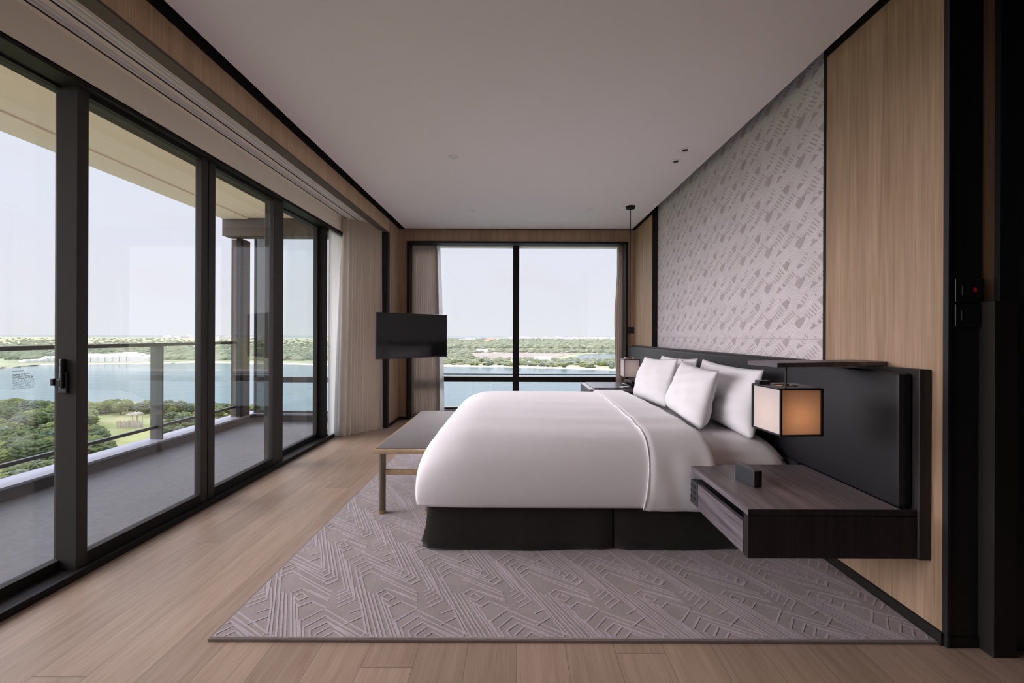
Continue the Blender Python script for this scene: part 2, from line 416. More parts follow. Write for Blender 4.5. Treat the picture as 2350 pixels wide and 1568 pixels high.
def thing(name, label, cat, loc=(0, 0, 0), rz=0.0, group=None, kind=None):
    o = bpy.data.objects.new(name, None); COL.objects.link(o)
    o.location = loc; o.rotation_euler = (0, 0, rz); o.empty_display_size = 0.1
    return tag(o, label, cat, group, kind)
def B(*a, **k): return MB().box(*a, **k)
def struct(name, mb, mats, label=None, parent=None, **k):
    o = mb.build(name, mats, parent, **k)
    if parent is None: tag(o, label, None, None, 'structure')
    return o
def sstruct(name, label):
    o = thing(name, label, None); o['kind'] = 'structure'; return o
def unp(px, py, Y):        # a point of the place at depth Y
    return Vector(((px - CX) / F * Y, Y, EYE - (py - CY) / F * Y))

# ================================================================== ROOM SHELL
YB = 5.76          # back wall
YK = -2.6          # wall behind the camera
XR = 1.66
struct('floor', B(-2.142, 3.2, YK, YB + 0.45, -0.06, 0.0), M['floor'], 'pale oak plank floor of the bedroom')
struct('ceiling', MB().box(-1.594, 1.604, YK, 5.705, 2.70, 2.76), M['ceiling'], 'plain grey white dropped ceiling panel')
struct('ceiling_edge', MB().box(-2.6, 3.3, YK - 0.1, YB + 0.5, 2.86, 2.95), M['black'], 'dark recess above the ceiling panel')
# back wall round the window
bw = MB()
bw.box(-1.70, -1.562, YB, YB + 0.14, 0, 2.86)
bw.box(1.548, 1.80, YB, YB + 0.14, 0, 2.86)
bw.box(-1.562, 1.548, YB, YB + 0.14, 2.522, 2.86)
struct('wall_back', bw, M['wood'], 'oak veneered wall band round the far window')
tr = MB()
tr.box(-1.575, -1.545, YB - 0.012, YB + 0.16, 0.0, 2.534)
tr.box(1.531, 1.561, YB - 0.012, YB + 0.16, 0.0, 2.534)
tr.box(-1.575, 1.561, YB - 0.012, YB + 0.16, 2.508, 2.534)
struct('trim_1', tr, M['dark'], 'dark metal lining round the far window opening')
# recess behind the far window opening
rc = MB()
rc.box(-1.90, -1.60, YB + 0.14, YB + 0.46, 0, 2.75)
rc.box(1.58, 1.90, YB + 0.14, YB + 0.46, 0, 2.75)
rc.box(-1.60, 1.58, YB + 0.14, YB + 0.46, 2.66, 2.75)
struct('wall_window_recess', rc, M['pocket'], 'curtain recess in front of the far window')
struct('sill', B(-1.60, 1.58, YB + 0.28, YB + 0.46, 0.0, 0.085), M['coping'], 'pale low sill under the far window')
# far window
w1 = sstruct('window_1', 'large far window with dark mullion and low transom')
YW = YB + 0.33
fr = MB()
fr.box(-1.60, -1.53, YW, YW + 0.09, 0.085, 2.66)
fr.box(1.51, 1.58, YW, YW + 0.09, 0.085, 2.66)
fr.box(-1.60, 1.58, YW, YW + 0.09, 0.085, 0.115)
fr.build('window_frame', M['frame'], w1)
MB().box(-1.60, 1.58, YW - 0.02, YW + 0.09, 2.525, 2.66).build('window_head', M['pocket'], w1)
x0, x1 = (1177 - CX) / F * YW, (1191 - CX) / F * YW
B(x0, x1, YW - 0.03, YW + 0.10, 0.10, 2.6).build('mullion', M['dark'], w1)
for xa, xb in ((-1.53, x0), (x1, 1.51)):
    t = B(xa, xb, YW - 0.025, YW + 0.09, EYE - (876.5 - CY) / F * YW, EYE - (865 - CY) / F * YW)
    t.build('transom', M['dark'], w1)
    t = B(xa, xb, YW + 0.03, YW + 0.05, EYE - (861 - CY) / F * YW, EYE - (859 - CY) / F * YW)
    t.build('glazing_bead', M['frame'], w1)
    B(xa, xb, YW + 0.045, YW + 0.051, 0.12, 2.53).build('window_pane', M['glass'], w1)
# right wall (oak, with the recessed wallcovering)
rw = MB()
rw.box(XR, 1.80, 1.573, 2.184, 0, 2.86)
rw.box(XR, 1.80, 5.0, YB, 0, 2.86)
rw.box(XR, 1.80, 2.184, 5.0, 0, 0.9)
rw.box(1.735, 1.80, 2.184, 5.0, 0.9, 2.86)
struct('wall_right', rw, M['wood'], 'oak veneered wall behind the headboard')
tr = MB()
tr.box(XR - 0.004, 1.735, 2.184, 2.20, 0.95, 2.86)
tr.box(XR - 0.004, 1.735, 4.990, 5.0, 0.95, 2.86)
struct('trim_2', tr, M['dark'], 'thin dark edge strips beside the patterned wallcovering')
# left window wall
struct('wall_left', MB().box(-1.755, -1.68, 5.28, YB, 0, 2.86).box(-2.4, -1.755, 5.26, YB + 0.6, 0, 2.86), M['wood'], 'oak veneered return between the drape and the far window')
struct('wall_fascia', MB().box(-1.745, -1.68, YK, 5.28, 2.535, 2.86), M['wood_lit'], 'oak veneered fascia hiding the curtain tracks')
struct('trim_3', MB().box(-1.755, -1.676, YK, 5.28, 2.522, 2.536), M['bronze'], 'brown metal strip under the oak fascia')
struct('trim_4', MB().box(-1.75, -1.672, 5.20, 5.285, 0, 2.524), M['dark'], 'dark upright post beside the drape')
pk = MB()
pk.box(-2.40, -1.745, YK, 5.26, 2.62, 2.70)
pk.box(-2.36, -2.142, YK, 5.26, 2.445, 2.625)
struct('ceiling_pocket', pk, M['pocket'], 'beige curtain pocket over the sliding doors')
ct = MB()
for xc, w in ((-2.095, 0.004), (-1.985, 0.004)):
    ct.box(xc - w, xc + w, YK, 5.22, 2.612, 2.622, 1)
for xc in (-2.075, -2.045, -1.965, -1.925, -1.90):
    ct.box(xc - 0.008, xc + 0.008, YK, 5.22, 2.610, 2.622, 0)
cto = ct.build('curtain_track', [M['white'], M['dark']])
tag(cto, 'pair of pale ceiling curtain tracks running above the sliding doors', 'curtain track')
gt = MB()  # dark boxes put in for the shade inside the ceiling gap
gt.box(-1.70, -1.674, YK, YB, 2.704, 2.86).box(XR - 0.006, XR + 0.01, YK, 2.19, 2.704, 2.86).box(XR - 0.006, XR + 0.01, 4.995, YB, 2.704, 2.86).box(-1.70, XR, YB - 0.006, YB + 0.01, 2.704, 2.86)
struct('gap_shade', gt, M['dark'], 'dark strips standing in for the shade in the gap round the ceiling panel')
struct('baseboard_right', B(XR - 0.012, XR, 1.573, YB, 0, 0.05), M['dark'], 'dark skirting under the headboard wall')
struct('baseboard_left', B(-1.68, -1.668, 5.285, YB, 0, 0.04), M['dark'], 'dark skirting of the left return')
struct('baseboard_back', B(-1.68, -1.56, YB - 0.012, YB, 0, 0.04), M['dark'], 'dark skirting beside the far window')
# dark pillar and wall at the right edge
struct('wall_pillar', MB().box(1.666, 1.797, 1.568, 1.80, 0, 2.86).box(1.658, 1.668, 1.560, 1.58, 0, 2.86), M['black'], 'black pillar face at the end of the oak wall')
struct('wall_strip', B(1.797, 1.86, 1.570, 1.80, 0, 2.86), M['wood'], 'narrow oak strip beside the black pillar')
struct('wall_front_right', MB().box(1.845, 3.3, 1.550, 1.62, 0, 2.86).box(3.2, 3.3, YK, 1.6, 0, 2.86), M['black'], 'black wall at the right edge of the room')
lc = MB()
lc.box(1.785, 1.87, 1.515, 1.60, 0, 1.335)
struct('trim_5', lc, M['dark'], 'low dark upright panel beside the black pillar')
struct('wall_behind', MB().box(-2.4, 3.3, YK - 0.12, YK, 0, 2.95), M['plaster'], 'pale wall behind the viewer')
struct('baseboard_pillar', B(1.666, 1.80, 1.563, 1.57, 0, 0.04), M['dark'], 'dark skirting of the pillar')

# ------------------------------------------------------------------ sliding doors
struct('wall_left_near', MB().box(-2.4, -2.0, YK, 0.15, 0, 2.86), M['plaster'], 'pale solid wall left of the viewer')
struct('sill_track', MB().box(-2.36, -2.142, YK, 5.26, -0.02, 0.030).box(-2.16, -2.142, YK, 5.26, 0.03, 0.036), M['dark'], 'black bottom track of the sliding doors')
struct('door_head', MB().box(-2.36, -2.142, YK, 5.26, 2.425, 2.452), M['dark'], 'black head of the sliding doors')
def door(n, label, y0, y1, xc, s0, s1, zb, zt, d=0.045, extra=None, fixed=False):
    """a glazed sliding leaf: stiles s0 / s1 wide, glass between zb and zt"""
    t = sstruct('door_%d' % n, label)
    xi, xo = xc + d / 2, xc - d / 2
    B(xo, xi, y0, y0 + s0, 0.03, 2.44, b=0.003).build('stile', M['frame'], t)
    B(xo, xi, y1 - s1, y1, 0.03, 2.44, b=0.002).build('stile', M['frame'], t)
    B(xo, xi, y0 + s0, y1 - s1, 0.03, zb).build('bottom_rail', M['dark'], t)
    B(xo, xi, y0 + s0, y1 - s1, zt, 2.44).build('top_rail', M['dark'], t)
    B(xc - 0.003, xc + 0.003, y0 + s0, y1 - s1, zb, zt).build('door_pane', M['glass'], t)
    return t
door(2, 'glazed sliding door leaf nearest the viewer', 0.15, 0.98, -2.21, 0.07, 0.07, 0.092, 2.402)
d1 = door(3, 'glazed leaf at the left edge of the photo', 0.95, 2.06, -2.29, 0.07, 0.037, 0.077, 2.415)
d2 = door(4, 'second glazed leaf from the left', 2.018, 2.868, -2.21, 0.047, 0.066, 0.092, 2.402)
d3 = door(5, 'third glazed leaf from the left', 2.872, 3.78, -2.21, 0.060, 0.150, 0.092, 2.402)
d4 = door(6, 'fourth glazed leaf, nearest the drape', 3.70, 4.70, -2.29, 0.10, 0.124, 0.077, 2.415)
MB().box(-2.285, -2.186, 2.008, 2.020, 0.03, 2.44).build('edge_profile', M['profile'], d2)
MB().box(-2.187, -2.184, 2.862, 2.878, 0.03, 2.44).build('meeting_seal', M['black'], d3)
MB().box(-2.28, -2.186, 4.60, 4.648, 0.03, 2.44).build('jamb_profile', M['dark'], d4)
# lock on the first meeting stile
MB().box(-2.262, -2.222, 1.996, 2.008, 0.905, 1.010, b=0.004).box(-2.246, -2.234, 1.985, 2.008, 0.93, 1.075, b=0.004).build('handle_plate', M['plastic'], d2)
MB().box(-2.270, -2.240, 1.984, 1.998, 0.935, 0.975, b=0.004).box(-2.284, -2.266, 1.978, 1.992, 0.945, 0.980, b=0.004).build('door_lock', M['black'], d2)
# fixed end light
w2 = sstruct('window_2', 'narrow fixed light beside the drape')
MB().box(-2.24, -2.19, 4.70, 5.26, 0.0, 0.04).box(-2.24, -2.19, 4.70, 5.26, 2.40, 2.44).build('window_frame', M['frame'], w2)
MB().box(-2.212, -2.206, 4.70, 5.26, 0.04, 2.40).build('window_pane', M['glass'], w2)
# small print on the left pane
nb = MB()
random.seed(3)
for r in range(17):
    z = 1.2 - (858 + r * 2.55 - CY) / F * 1.83
    if r in (1, 2): continue
    yy = 1.835
    end = yy + (0.075 if r > 7 else random.uniform(0.03, 0.08))
    while yy < end:
        w = random.uniform(0.003, 0.010)
        nb.box(-2.2862, -2.2858, yy, yy + w, z, z + (0.0022 if r < 8 else 0.0012)); yy += w + random.uniform(0.0015, 0.004)
nb.build('safety_notice', M['paper_note'], d1)

# ================================================================== WALLCOVERING AND RUG PATTERNS
def clip_poly(poly, x0, x1, y0, y1):
    for ax, lim, sgn in ((0, x0, 1), (0, x1, -1), (1, y0, 1), (1, y1, -1)):
        out = []
        for i in range(len(poly)):
            a, b = poly[i - 1], poly[i]
            ia, ib = sgn * (a[ax] - lim) >= 0, sgn * (b[ax] - lim) >= 0
            if ia != ib:
                t = (lim - a[ax]) / (b[ax] - a[ax])
                out.append((a[0] + t * (b[0] - a[0]), a[1] + t * (b[1] - a[1])))
            if ib: out.append(b)
        poly = out
        if len(poly) < 3: return None
    return poly
def strip_quads(line, w):
    qs = []
    for a, b in zip(line[:-1], line[1:]):
        d = Vector((b[0] - a[0], b[1] - a[1])); l = d.length
        if l < 1e-5: continue
        d /= l; n = Vector((-d.y, d.x)) * w / 2; a2 = Vector(a) - d * w * 0.35; b2 = Vector(b) + d * w * 0.35
        qs.append([tuple(a2 + n), tuple(b2 + n), tuple(b2 - n), tuple(a2 - n)])
    return qs
# --- rug motif, one repeat, read off the photograph and flattened on the floor
def rug_uv(u, v):
    px, py = 700 + u / 9.038, 1240 + v / 9.038
    Y = (EYE - 0.012) * F / (py - CY); return ((px - CX) / F * Y, Y)
RUG_LINES = [
    [(640, 60), (720, 420), (850, 1030), (690, 1090)],
    [(700, 130), (790, 470), (925, 1060), (690, 1165)],
    [(780, 230), (860, 560), (1000, 1090), (695, 1235)],
    [(860, 420), (905, 620), (1025, 1180), (700, 1320)],
    [(940, 520), (985, 760), (1050, 1255), (700, 1405)],
    [(570, 80), (700, 820), (470, 925)],
    [(1050, 560), (1130, 900), (1165, 1075)],
    [(1150, 610), (1262, 1100)],
    [(1160, 790), (1215, 890), (1262, 1100)],
    [(300, 0), (350, 240), (362, 580), (275, 640)],
    [(370, 0), (430, 640), (335, 720)],
    [(440, 0), (530, 710), (365, 790)],
    [(508, 60), (620, 770), (400, 880)],
    [(860, 440), (1240, 280), (1990, 600), (2020, 590)],
    [(940, 520), (1270, 370), (1960, 660), (2100, 630)],
    [(1050, 560), (1310, 450), (2100, 760), (2200, 700)],
    [(1150, 610), (1390, 495), (2170, 850), (2310, 770)],
    [(1160, 700), (1450, 570), (2220, 930), (2400, 840)],
    [(1160, 790), (1400, 670), (2340, 1090)],
    [(1600, 810), (2340, 1160)],
    [(1500, 1120), (1720, 1020), (2340, 1280)],
    [(1600, 1200), (1740, 1110), (1880, 1200), (1740, 1270), (1600, 1200)],
    [(1660, 1310), (1790, 1390), (2000, 1285), (2340, 1420)],
    [(1860, 1060), (2340, 1240)],
    [(1660, 330), (1900, 260)],
    [(1600, 480), (1900, 370)],
]
def rug():
    x0, x1, y0, y1 = -1.205, 1.648, 1.580, 4.75
    z = 0.012
    mb = MB()
    mb.box(x0 + 0.008, x1 - 0.008, y0 + 0.008, y1 - 0.008, 0.0006, z, 0)
    a, b = 0.395, 0.451
    lift = 0
    for L_ in RUG_LINES:
        wl = [rug_uv(*p) for p in L_]
        for q in strip_quads(wl, 0.0078):
            lift += 1
            cx = sum(p[0] for p in q) / 4; cy = sum(p[1] for p in q) / 4
            for i in range(int((x0 - cx) // a), int((x1 - cx) // a) + 2):
                for j in range(int((y0 - cy) // b), int((y1 - cy) // b) + 2):
                    # each row steps the stair pattern one column over
                    qq = [(p[0] + i * a, p[1] + j * b) for p in q]
                    c = clip_poly(qq, x0 + 0.012, x1 - 0.012, y0 + 0.012, y1 - 0.012)
                    if c:
                        mb.add([(p[0], p[1], z + 0.0008 + lift * 1.4e-5) for p in c], [list(range(len(c)))], 1)
    # bound edge
    for (ax, bx, ay, by) in ((x0, x1, y0, y0 + 0.010), (x0, x1, y1 - 0.010, y1), (x0, x0 + 0.010, y0 + 0.01, y1 - 0.01), (x1 - 0.010, x1, y0 + 0.01, y1 - 0.01)):
        mb.box(ax, bx, ay, by, 0.0004, 0.0105, 2, b=0.002)
    o = mb.build('rug', [M['rug'], M['rug_line'], M['rug_edge']])
    tag(o, 'large beige and lilac rug with raised zigzag lines under the bed', 'rug')
rug()
# --- wallcovering: pale cloth with darker trapezoids and ladders of short bars
def pap(u, v):
    px, py = 1740 + u / 9.8, 560 + v / 9.8
    Y = 1.66 * F / (px - CX); return (Y, EYE - (py - CY) / F * Y)
PAPER_DARK = [
    [(1085, 265), (1225, 130), (1295, 170), (1215, 390), (1180, 370)],
    [(595, 900), (640, 790), (830, 670), (800, 790), (690, 990)],
    [(1000, 800), (1100, 850), (935, 975), (930, 950)],
    [(1090, 750), (1130, 690), (1205, 750), (1140, 805)],
    [(640, 500), (690, 410), (780, 445), (650, 555)],
]
PAPER_BARS = [((840, 640), (930, 715)), ((885, 580), (985, 665)), ((925, 505), (1045, 605)), ((965, 420), (1070, 530)), ((1010, 350), (1125, 460)),
              ((1170, 650), (1240, 705)), ((1205, 590), (1290, 645)), ((1245, 515), (1330, 590)), ((1290, 465), (1385, 535)), ((1365, 400), (1445, 475)),
              ((640, 700), (700, 745)), ((745, 340), (800, 385)), ((780, 260), (840, 310)), ((820, 180), (880, 230)), ((1280, 80), (1320, 120)), ((1030, 150), (1060, 180))]
PAPER_LINES = [((620, 640), (1000, 300)), ((700, 640), (1060, 310)), ((860, 760), (1240, 430)), ((900, 800), (1280, 470)),
               ((1120, 880), (1440, 560)), ((760, 1030), (1000, 840)), ((560, 860), (760, 700))]
def wallpaper():
    y0, y1, z0, z1 = 2.20, 4.99, 0.98, 2.84
    x = 1.735
    mb = MB(); mb.box(1.722, 1.7345, y0, y1, z0, 2.85, 0)
    a, b = 0.312, 0.245
    def put(poly, mi, lift):
        cy = sum(p[0] for p in poly) / len(poly); cz = sum(p[1] for p in poly) / len(poly)
        for i in range(int((y0 - cy) // a), int((y1 - cy) // a) + 2):
            for j in range(int((z0 - cz) // b), int((z1 - cz) // b) + 2):
                c = clip_poly([(p[0] + i * a, p[1] + j * b) for p in poly], y0, y1, z0, z1)
                if c: mb.add([(1.722 - lift, p[0], p[1]) for p in c], [list(range(len(c)))], mi)
    for p in PAPER_LINES:
        for q in strip_quads([pap(*p[0]), pap(*p[1])], 0.0035): put(q, 2, 0.0008)
    for p in PAPER_BARS:
        for q in strip_quads([pap(*p[0]), pap(*p[1])], 0.0075): put(q, 1, 0.0012)
    for P in PAPER_DARK: put([pap(*p) for p in P], 1, 0.0016)
    mb.box(1.7205, 1.722, y0, y1, 1.183, 1.186, 1)
    o = mb.build('wall_covering', [M['paper'], M['paper_dark'], M['paper_light']])
    tag(o, 'pale grey lilac wallcovering panel with woven trapezoid pattern', None, None, 'structure')
wallpaper()

# ================================================================== CEILING FITTINGS
def downlight(x, y, r, label, dark=False):
    t = thing('downlight', label, 'ceiling light', (x, y, 2.70))
    n = 28
    ring = MB()
    prof = [(r, 0.0), (r * 0.97, -0.004), (r * 0.60, -0.003), (r * 0.52, 0.0005)]
    vs, fs = [], []
    for (rr, z) in prof:
        for k in range(n):
            a = 2 * math.pi * k / n; vs.append((rr * math.cos(a), rr * math.sin(a), z))
    for i in range(len(prof) - 1):
        for k in range(n): fs.append([i * n + k, i * n + (k + 1) % n, (i + 1) * n + (k + 1) % n, (i + 1) * n + k])
    ring.add(vs, fs); ring.build('trim_ring', M['ceiling'] if dark else M['white'], t, smooth=True)
    lens = MB().cyl((0, 0, -0.0012), (0, 0, -0.0004), r * 0.50, n=24)
    lens.build('lens', M['black'] if dark else M['white'], t)
downlight((1040 - CX) / F * 3.41, 3.41, 0.042, 'white ring downlight over the middle of the room')
downlight((1571 - CX) / F * 3.27, 3.27, 0.048, 'recessed spotlight with black centre, the nearer of the pair by the headboard wall', True)
downlight((1550 - CX) / F * 3.48, 3.48, 0.048, 'recessed spotlight with black centre, the farther of the pair by the headboard wall', True)
downlight((1083 - CX) / F * 4.88, 4.88, 0.040, 'small white ceiling disc at the far left of the ceiling')
downlight((1352 - CX) / F * 4.83, 4.83, 0.040, 'small white ceiling disc left of the pendant cord')

# ================================================================== CURTAINS
def curtain(name, path, z0, z1, folds, amp, mat, label, cat, parent=None, squeeze=None, nrm=None, seed=1, tagit=True, thick=0.004):
    """pleated cloth hung along a path; squeeze(v) moves the path as it falls"""
    random.seed(seed)
    P = [Vector((p[0], p[1], 0)) for p in path]
    seg = [0]
    for a, b in zip(P[:-1], P[1:]): seg.append(seg[-1] + (b - a).length)
    def at(t):
        d = t * seg[-1]
        for i in range(len(P) - 1):
            if d <= seg[i + 1] + 1e-9:
                k = (d - seg[i]) / max(seg[i + 1] - seg[i], 1e-9); return P[i].lerp(P[i + 1], k), (P[i + 1] - P[i]).normalized()
        return P[-1], (P[-1] - P[-2]).normalized()
    ph = [random.uniform(0.75, 1.25) for _ in range(folds + 2)]
    if seed == 5: ph[0], ph[1] = 2.6, 1.7      # broad leading edge of the bunch
    cum = [0]
    for i in range(folds): cum.append(cum[-1] + ph[i])
    tot = cum[-1]
    nu = folds * 8
    def fn(u, v):
        s = u * tot; k = 0
        while k < folds - 1 and s > cum[k + 1]: k += 1
        loc = (s - cum[k]) / ph[k]
        p, d = at(u)
        n = Vector((-d.y, d.x, 0))
        am = amp * (0.65 + 0.5 * ph[k % len(ph)] * 0.8) * (0.72 + 0.38 * v)
        off = math.sin(2 * math.pi * loc + 0.35 * math.sin(6 * v + k)) * am
        sw = math.sin(2 * math.pi * loc * 0.5 + k * 2.1) * amp * 0.28 * v
        q = p + n * (off + sw)
        z = z1 + (z0 - z1) * v
        if squeeze: q = q + Vector(squeeze(u, v))
        return (q.x, q.y, z)
    mb = MB().grid(fn, nu, 26)
    o = mb.build(name, mat, parent, smooth=True)
    if tagit: tag(o, label, cat)
    return o
curtain('sheer_curtain', [(-2.178, 4.67), (-2.172, 5.20)], 0.030, 2.600, 16, 0.006, M['sheer'],
        'flat white sheer curtain drawn across the narrow fixed light', 'curtain', seed=19)
# left drape: a bunch of pleats in front of the post
curtain('drape', [(-2.085, 4.76), (-1.985, 4.87), (-1.88, 4.99), (-1.80, 5.09), (-1.738, 5.165)], 0.008, 2.605, 14, 0.019, M['curtain'],
        'beige pleated floor length drape gathered at the end of the sliding doors', 'curtain',
        squeeze=lambda u, v: (-0.02 * (1 - v) ** 2 * (1 - u) + 0.01 * v * u, 0.12 * (1 - v) ** 1.6 * (1 - u) - 0.03 * v * (1 - u), 0), seed=5)
curtain('sheer_curtain', [(-2.13, 4.76), (-2.10, 4.86), (-2.07, 4.98)], 0.008, 2.605, 7, 0.018, M['sheer'],
        'white sheer curtain showing along the left edge of the beige drape', 'curtain',
        squeeze=lambda u, v: (-0.02 * (1 - v), 0.24 * (1 - v) ** 1.5 * (1 - u * 0.5) - 0.02 * v, 0), seed=8)
YC = YB + 0.215
curtain('drape', [(-1.575, YC), (-1.20, YC)], 0.008, 2.56, 13, 0.024, M['curtain2'],
        'taupe pleated drape on the left side of the far window behind the television', 'curtain',
        squeeze=lambda u, v: (0.015 * v * u + 0.05 * v ** 0.5 * u, 0, 0), seed=11)
curtain('sheer_curtain', [(-1.20, YC + 0.02), (-1.13, YC + 0.03)], 0.008, 2.56, 5, 0.016, M['sheer'],
        'narrow white sheer curtain beside the taupe drape at the far window', 'curtain',
        squeeze=lambda u, v: (-0.03 + 0.08 * v ** 0.6 * (0.4 + u * 0.6), 0, 0), seed=12)
curtain('drape', [(1.475, YC), (1.575, YC)], 0.008, 2.56, 5, 0.022, M['curtain2'],
        'narrow taupe drape on the right side of the far window', 'curtain',
        squeeze=lambda u, v: (-0.055 * (1 - abs(2 * min(v * 1.25, 1) - 1) * 0.6) * (1 - u) * min(1, v * 2.2), 0, 0), seed=13)

# ================================================================== TELEVISION
def tv():
    a = unp(862, 772, 4.66); b = unp(1025, 769, 5.26)
    c = (a + b) / 2; d = (b - a); w = Vector((d.x, d.y, 0)).length
    t = thing('television', 'flat black television turned towards the bed on a wall arm', 'television', (c.x, c.y, 1.19), math.atan2(d.y, d.x))
    h = 0.272
    MB().box(-w / 2, w / 2, -0.012, 0.012, -h, h, b=0.004).box(-w * 0.40, w * 0.40, 0.012, 0.045, -h * 0.8, h * 0.5, b=0.01).build('casing', M['plastic'], t)
    B(-w / 2 + 0.010, w / 2 - 0.010, -0.0145, -0.0118, -h + 0.020, h - 0.010).build('screen', M['screen'], t)
    B(-0.018, 0.018, -0.0150, -0.0120, -h + 0.006, -h + 0.014).build('badge', M['plastic_grey'], t)
    R = Matrix.Rotation(-math.atan2(d.y, d.x), 4, 'Z')
    p1 = R @ (Vector((-1.676, 5.40, 1.17)) - Vector((c.x, c.y, 1.19)))
    MB().box(-0.10, 0.10, 0.045, 0.06, -0.10, 0.10).cyl((0.0, 0.055, 0), (0.10, 0.16, 0), 0.016).cyl((0.10, 0.16, 0), tuple(p1), 0.016).build('wall_arm', M['dark'], t)
tv()

# ================================================================== BED
YN, YF_, YM = 2.215, 4.285, 3.25
ARCH = [(0.000, 0.262), (-0.028, 0.33), (-0.036, 0.40), (-0.030, 0.47), (-0.004, 0.535), (0.055, 0.588), (0.15, 0.620), (0.30, 0.634), (0.52, 0.640), (0.78, 0.643), (1.035, 0.644)]
def arch0(t):
    m = t if t <= 0.5 else 1 - t
    k = m * 2 * (len(ARCH) - 1); i = min(int(k), len(ARCH) - 2); f = k - i
    def pt(j): return ARCH[max(0, min(len(ARCH) - 1, j))]
    p0, p1, p2, p3 = pt(i - 1), pt(i), pt(i + 1), pt(i + 2)
    def cr(a, b, c, d): return 0.5 * ((2 * b) + (c - a) * f + (2 * a - 5 * b + 4 * c - d) * f * f + (-a + 3 * b - 3 * c + d) * f ** 3)
    dy, z = cr(p0[0], p1[0], p2[0], p3[0]), cr(p0[1], p1[1], p2[1], p3[1])
    return (YN + dy if t <= 0.5 else YF_ - dy), z
def arch(t, lift=0.0):
    """t 0..1 from near hem over the top to far hem -> (y, z), pushed out by lift"""
    y, z = arch0(t)
    if lift:
        a, b = arch0(max(0, t - 0.012)), arch0(min(1, t + 0.012))
        ty, tz = b[0] - a[0], b[1] - a[1]; l = math.hypot(ty, tz) or 1
        y -= tz / l * lift; z += ty / l * lift
    return y, z
def wrinkle(x, y, z):
    if z < 0.5: return 0.0
    w = 0.0045 * math.sin(19 * y + 1.5 * math.sin(2.2 * x + 0.4)) * math.exp(-((y - 2.75) / 0.75) ** 2)
    w += 0.003 * math.sin(31 * y + 2.2 * x) * math.exp(-((x - 0.6) / 0.5) ** 2)
    w += 0.010 * math.exp(-((x - 0.05) / 0.65) ** 2) * math.exp(-((y - YM) / 0.9) ** 2)
    return w
XFT = -0.552
def duvet_pt(x, t, lift=0.0):
    y, z = arch(t, lift)
    return Vector((x, y, z + wrinkle(x, y, z)))
def make_duvet():
    # stations run from the pillow end to the foot and roll over it
    st = []
    for i in range(44): st.append((1.05 + (-0.25 - 1.05) * i / 43.0, 1.0, 0.0))
    for i in range(1, 13):
        a = math.radians(90 * i / 12)
        st.append((-0.25 - 0.300 * math.sin(a), 1.0 - 0.42 * (1 - math.cos(a)), 0.035 * (1 - math.cos(a))))
    for x, s, c in ((-0.549, 0.48, 0.048), (-0.543, 0.34, 0.062), (-0.533, 0.20, 0.080), (-0.520, 0.08, 0.10), (-0.505, 0.0, 0.125)): st.append((x, s, c))
    nt = 60
    vs, fs = [], []
    for (x, s, c) in st:
        for k in range(nt + 1):
            t = k / nt; y, z = arch(t)
            z = z + wrinkle(x, y, z) * s
            z = 0.262 + (z - 0.262) * s + 0.03 * max(0, (0.5 - s)) * 0
            f = (y - YM) / (YM - YN)
            y = YM + (y - YM) * (1 - c / 1.035 * abs(f) ** 1.5)
            vs.append((x, y, z))
    for i in range(len(st) - 1):
        for k in range(nt): fs.append([i * (nt + 1) + k, i * (nt + 1) + k + 1, (i + 1) * (nt + 1) + k + 1, (i + 1) * (nt + 1) + k])
    t = thing('duvet', 'white duvet with a folded back top edge covering the bed', 'duvet', (0.25, YM, 0.262))
    sh = Vector((-0.25, -YM, -0.262))
    mb = MB(); mb.add([Vector(v) + sh for v in vs], fs)
    mb.build('duvet_cover', M['duvet'], t, smooth=True, thick=0.012)
    def xe(tt):    # the fold edge runs slightly askew across the bed
        return 0.685 + 0.14 * tt
    def band(u, v):
        x = xe(v) + (1.075 - 0.02 * v - xe(v)) * u
        edge = min(1.0, min(u, 1 - u) * 14)
        p = duvet_pt(x, v, 0.009 + 0.010 * edge)
        p.y += -0.002 * math.sin(40 * x + 3 * math.sin(9 * v)) * (1 if v < 0.5 else -1) * (1 if p.z < 0.56 else 0)
        if v in (0.0, 1.0): p.z -= 0.004
        return p + sh
    f = MB().grid(band, 26, 70).build('folded_edge', M['linen'], t, smooth=True, thick=0.008)
    MB().tube([duvet_pt(xe(k / 70), k / 70, 0.0175) + sh for k in range(71)], 0.003, 8).build('piping', M['linen'], f, smooth=True)
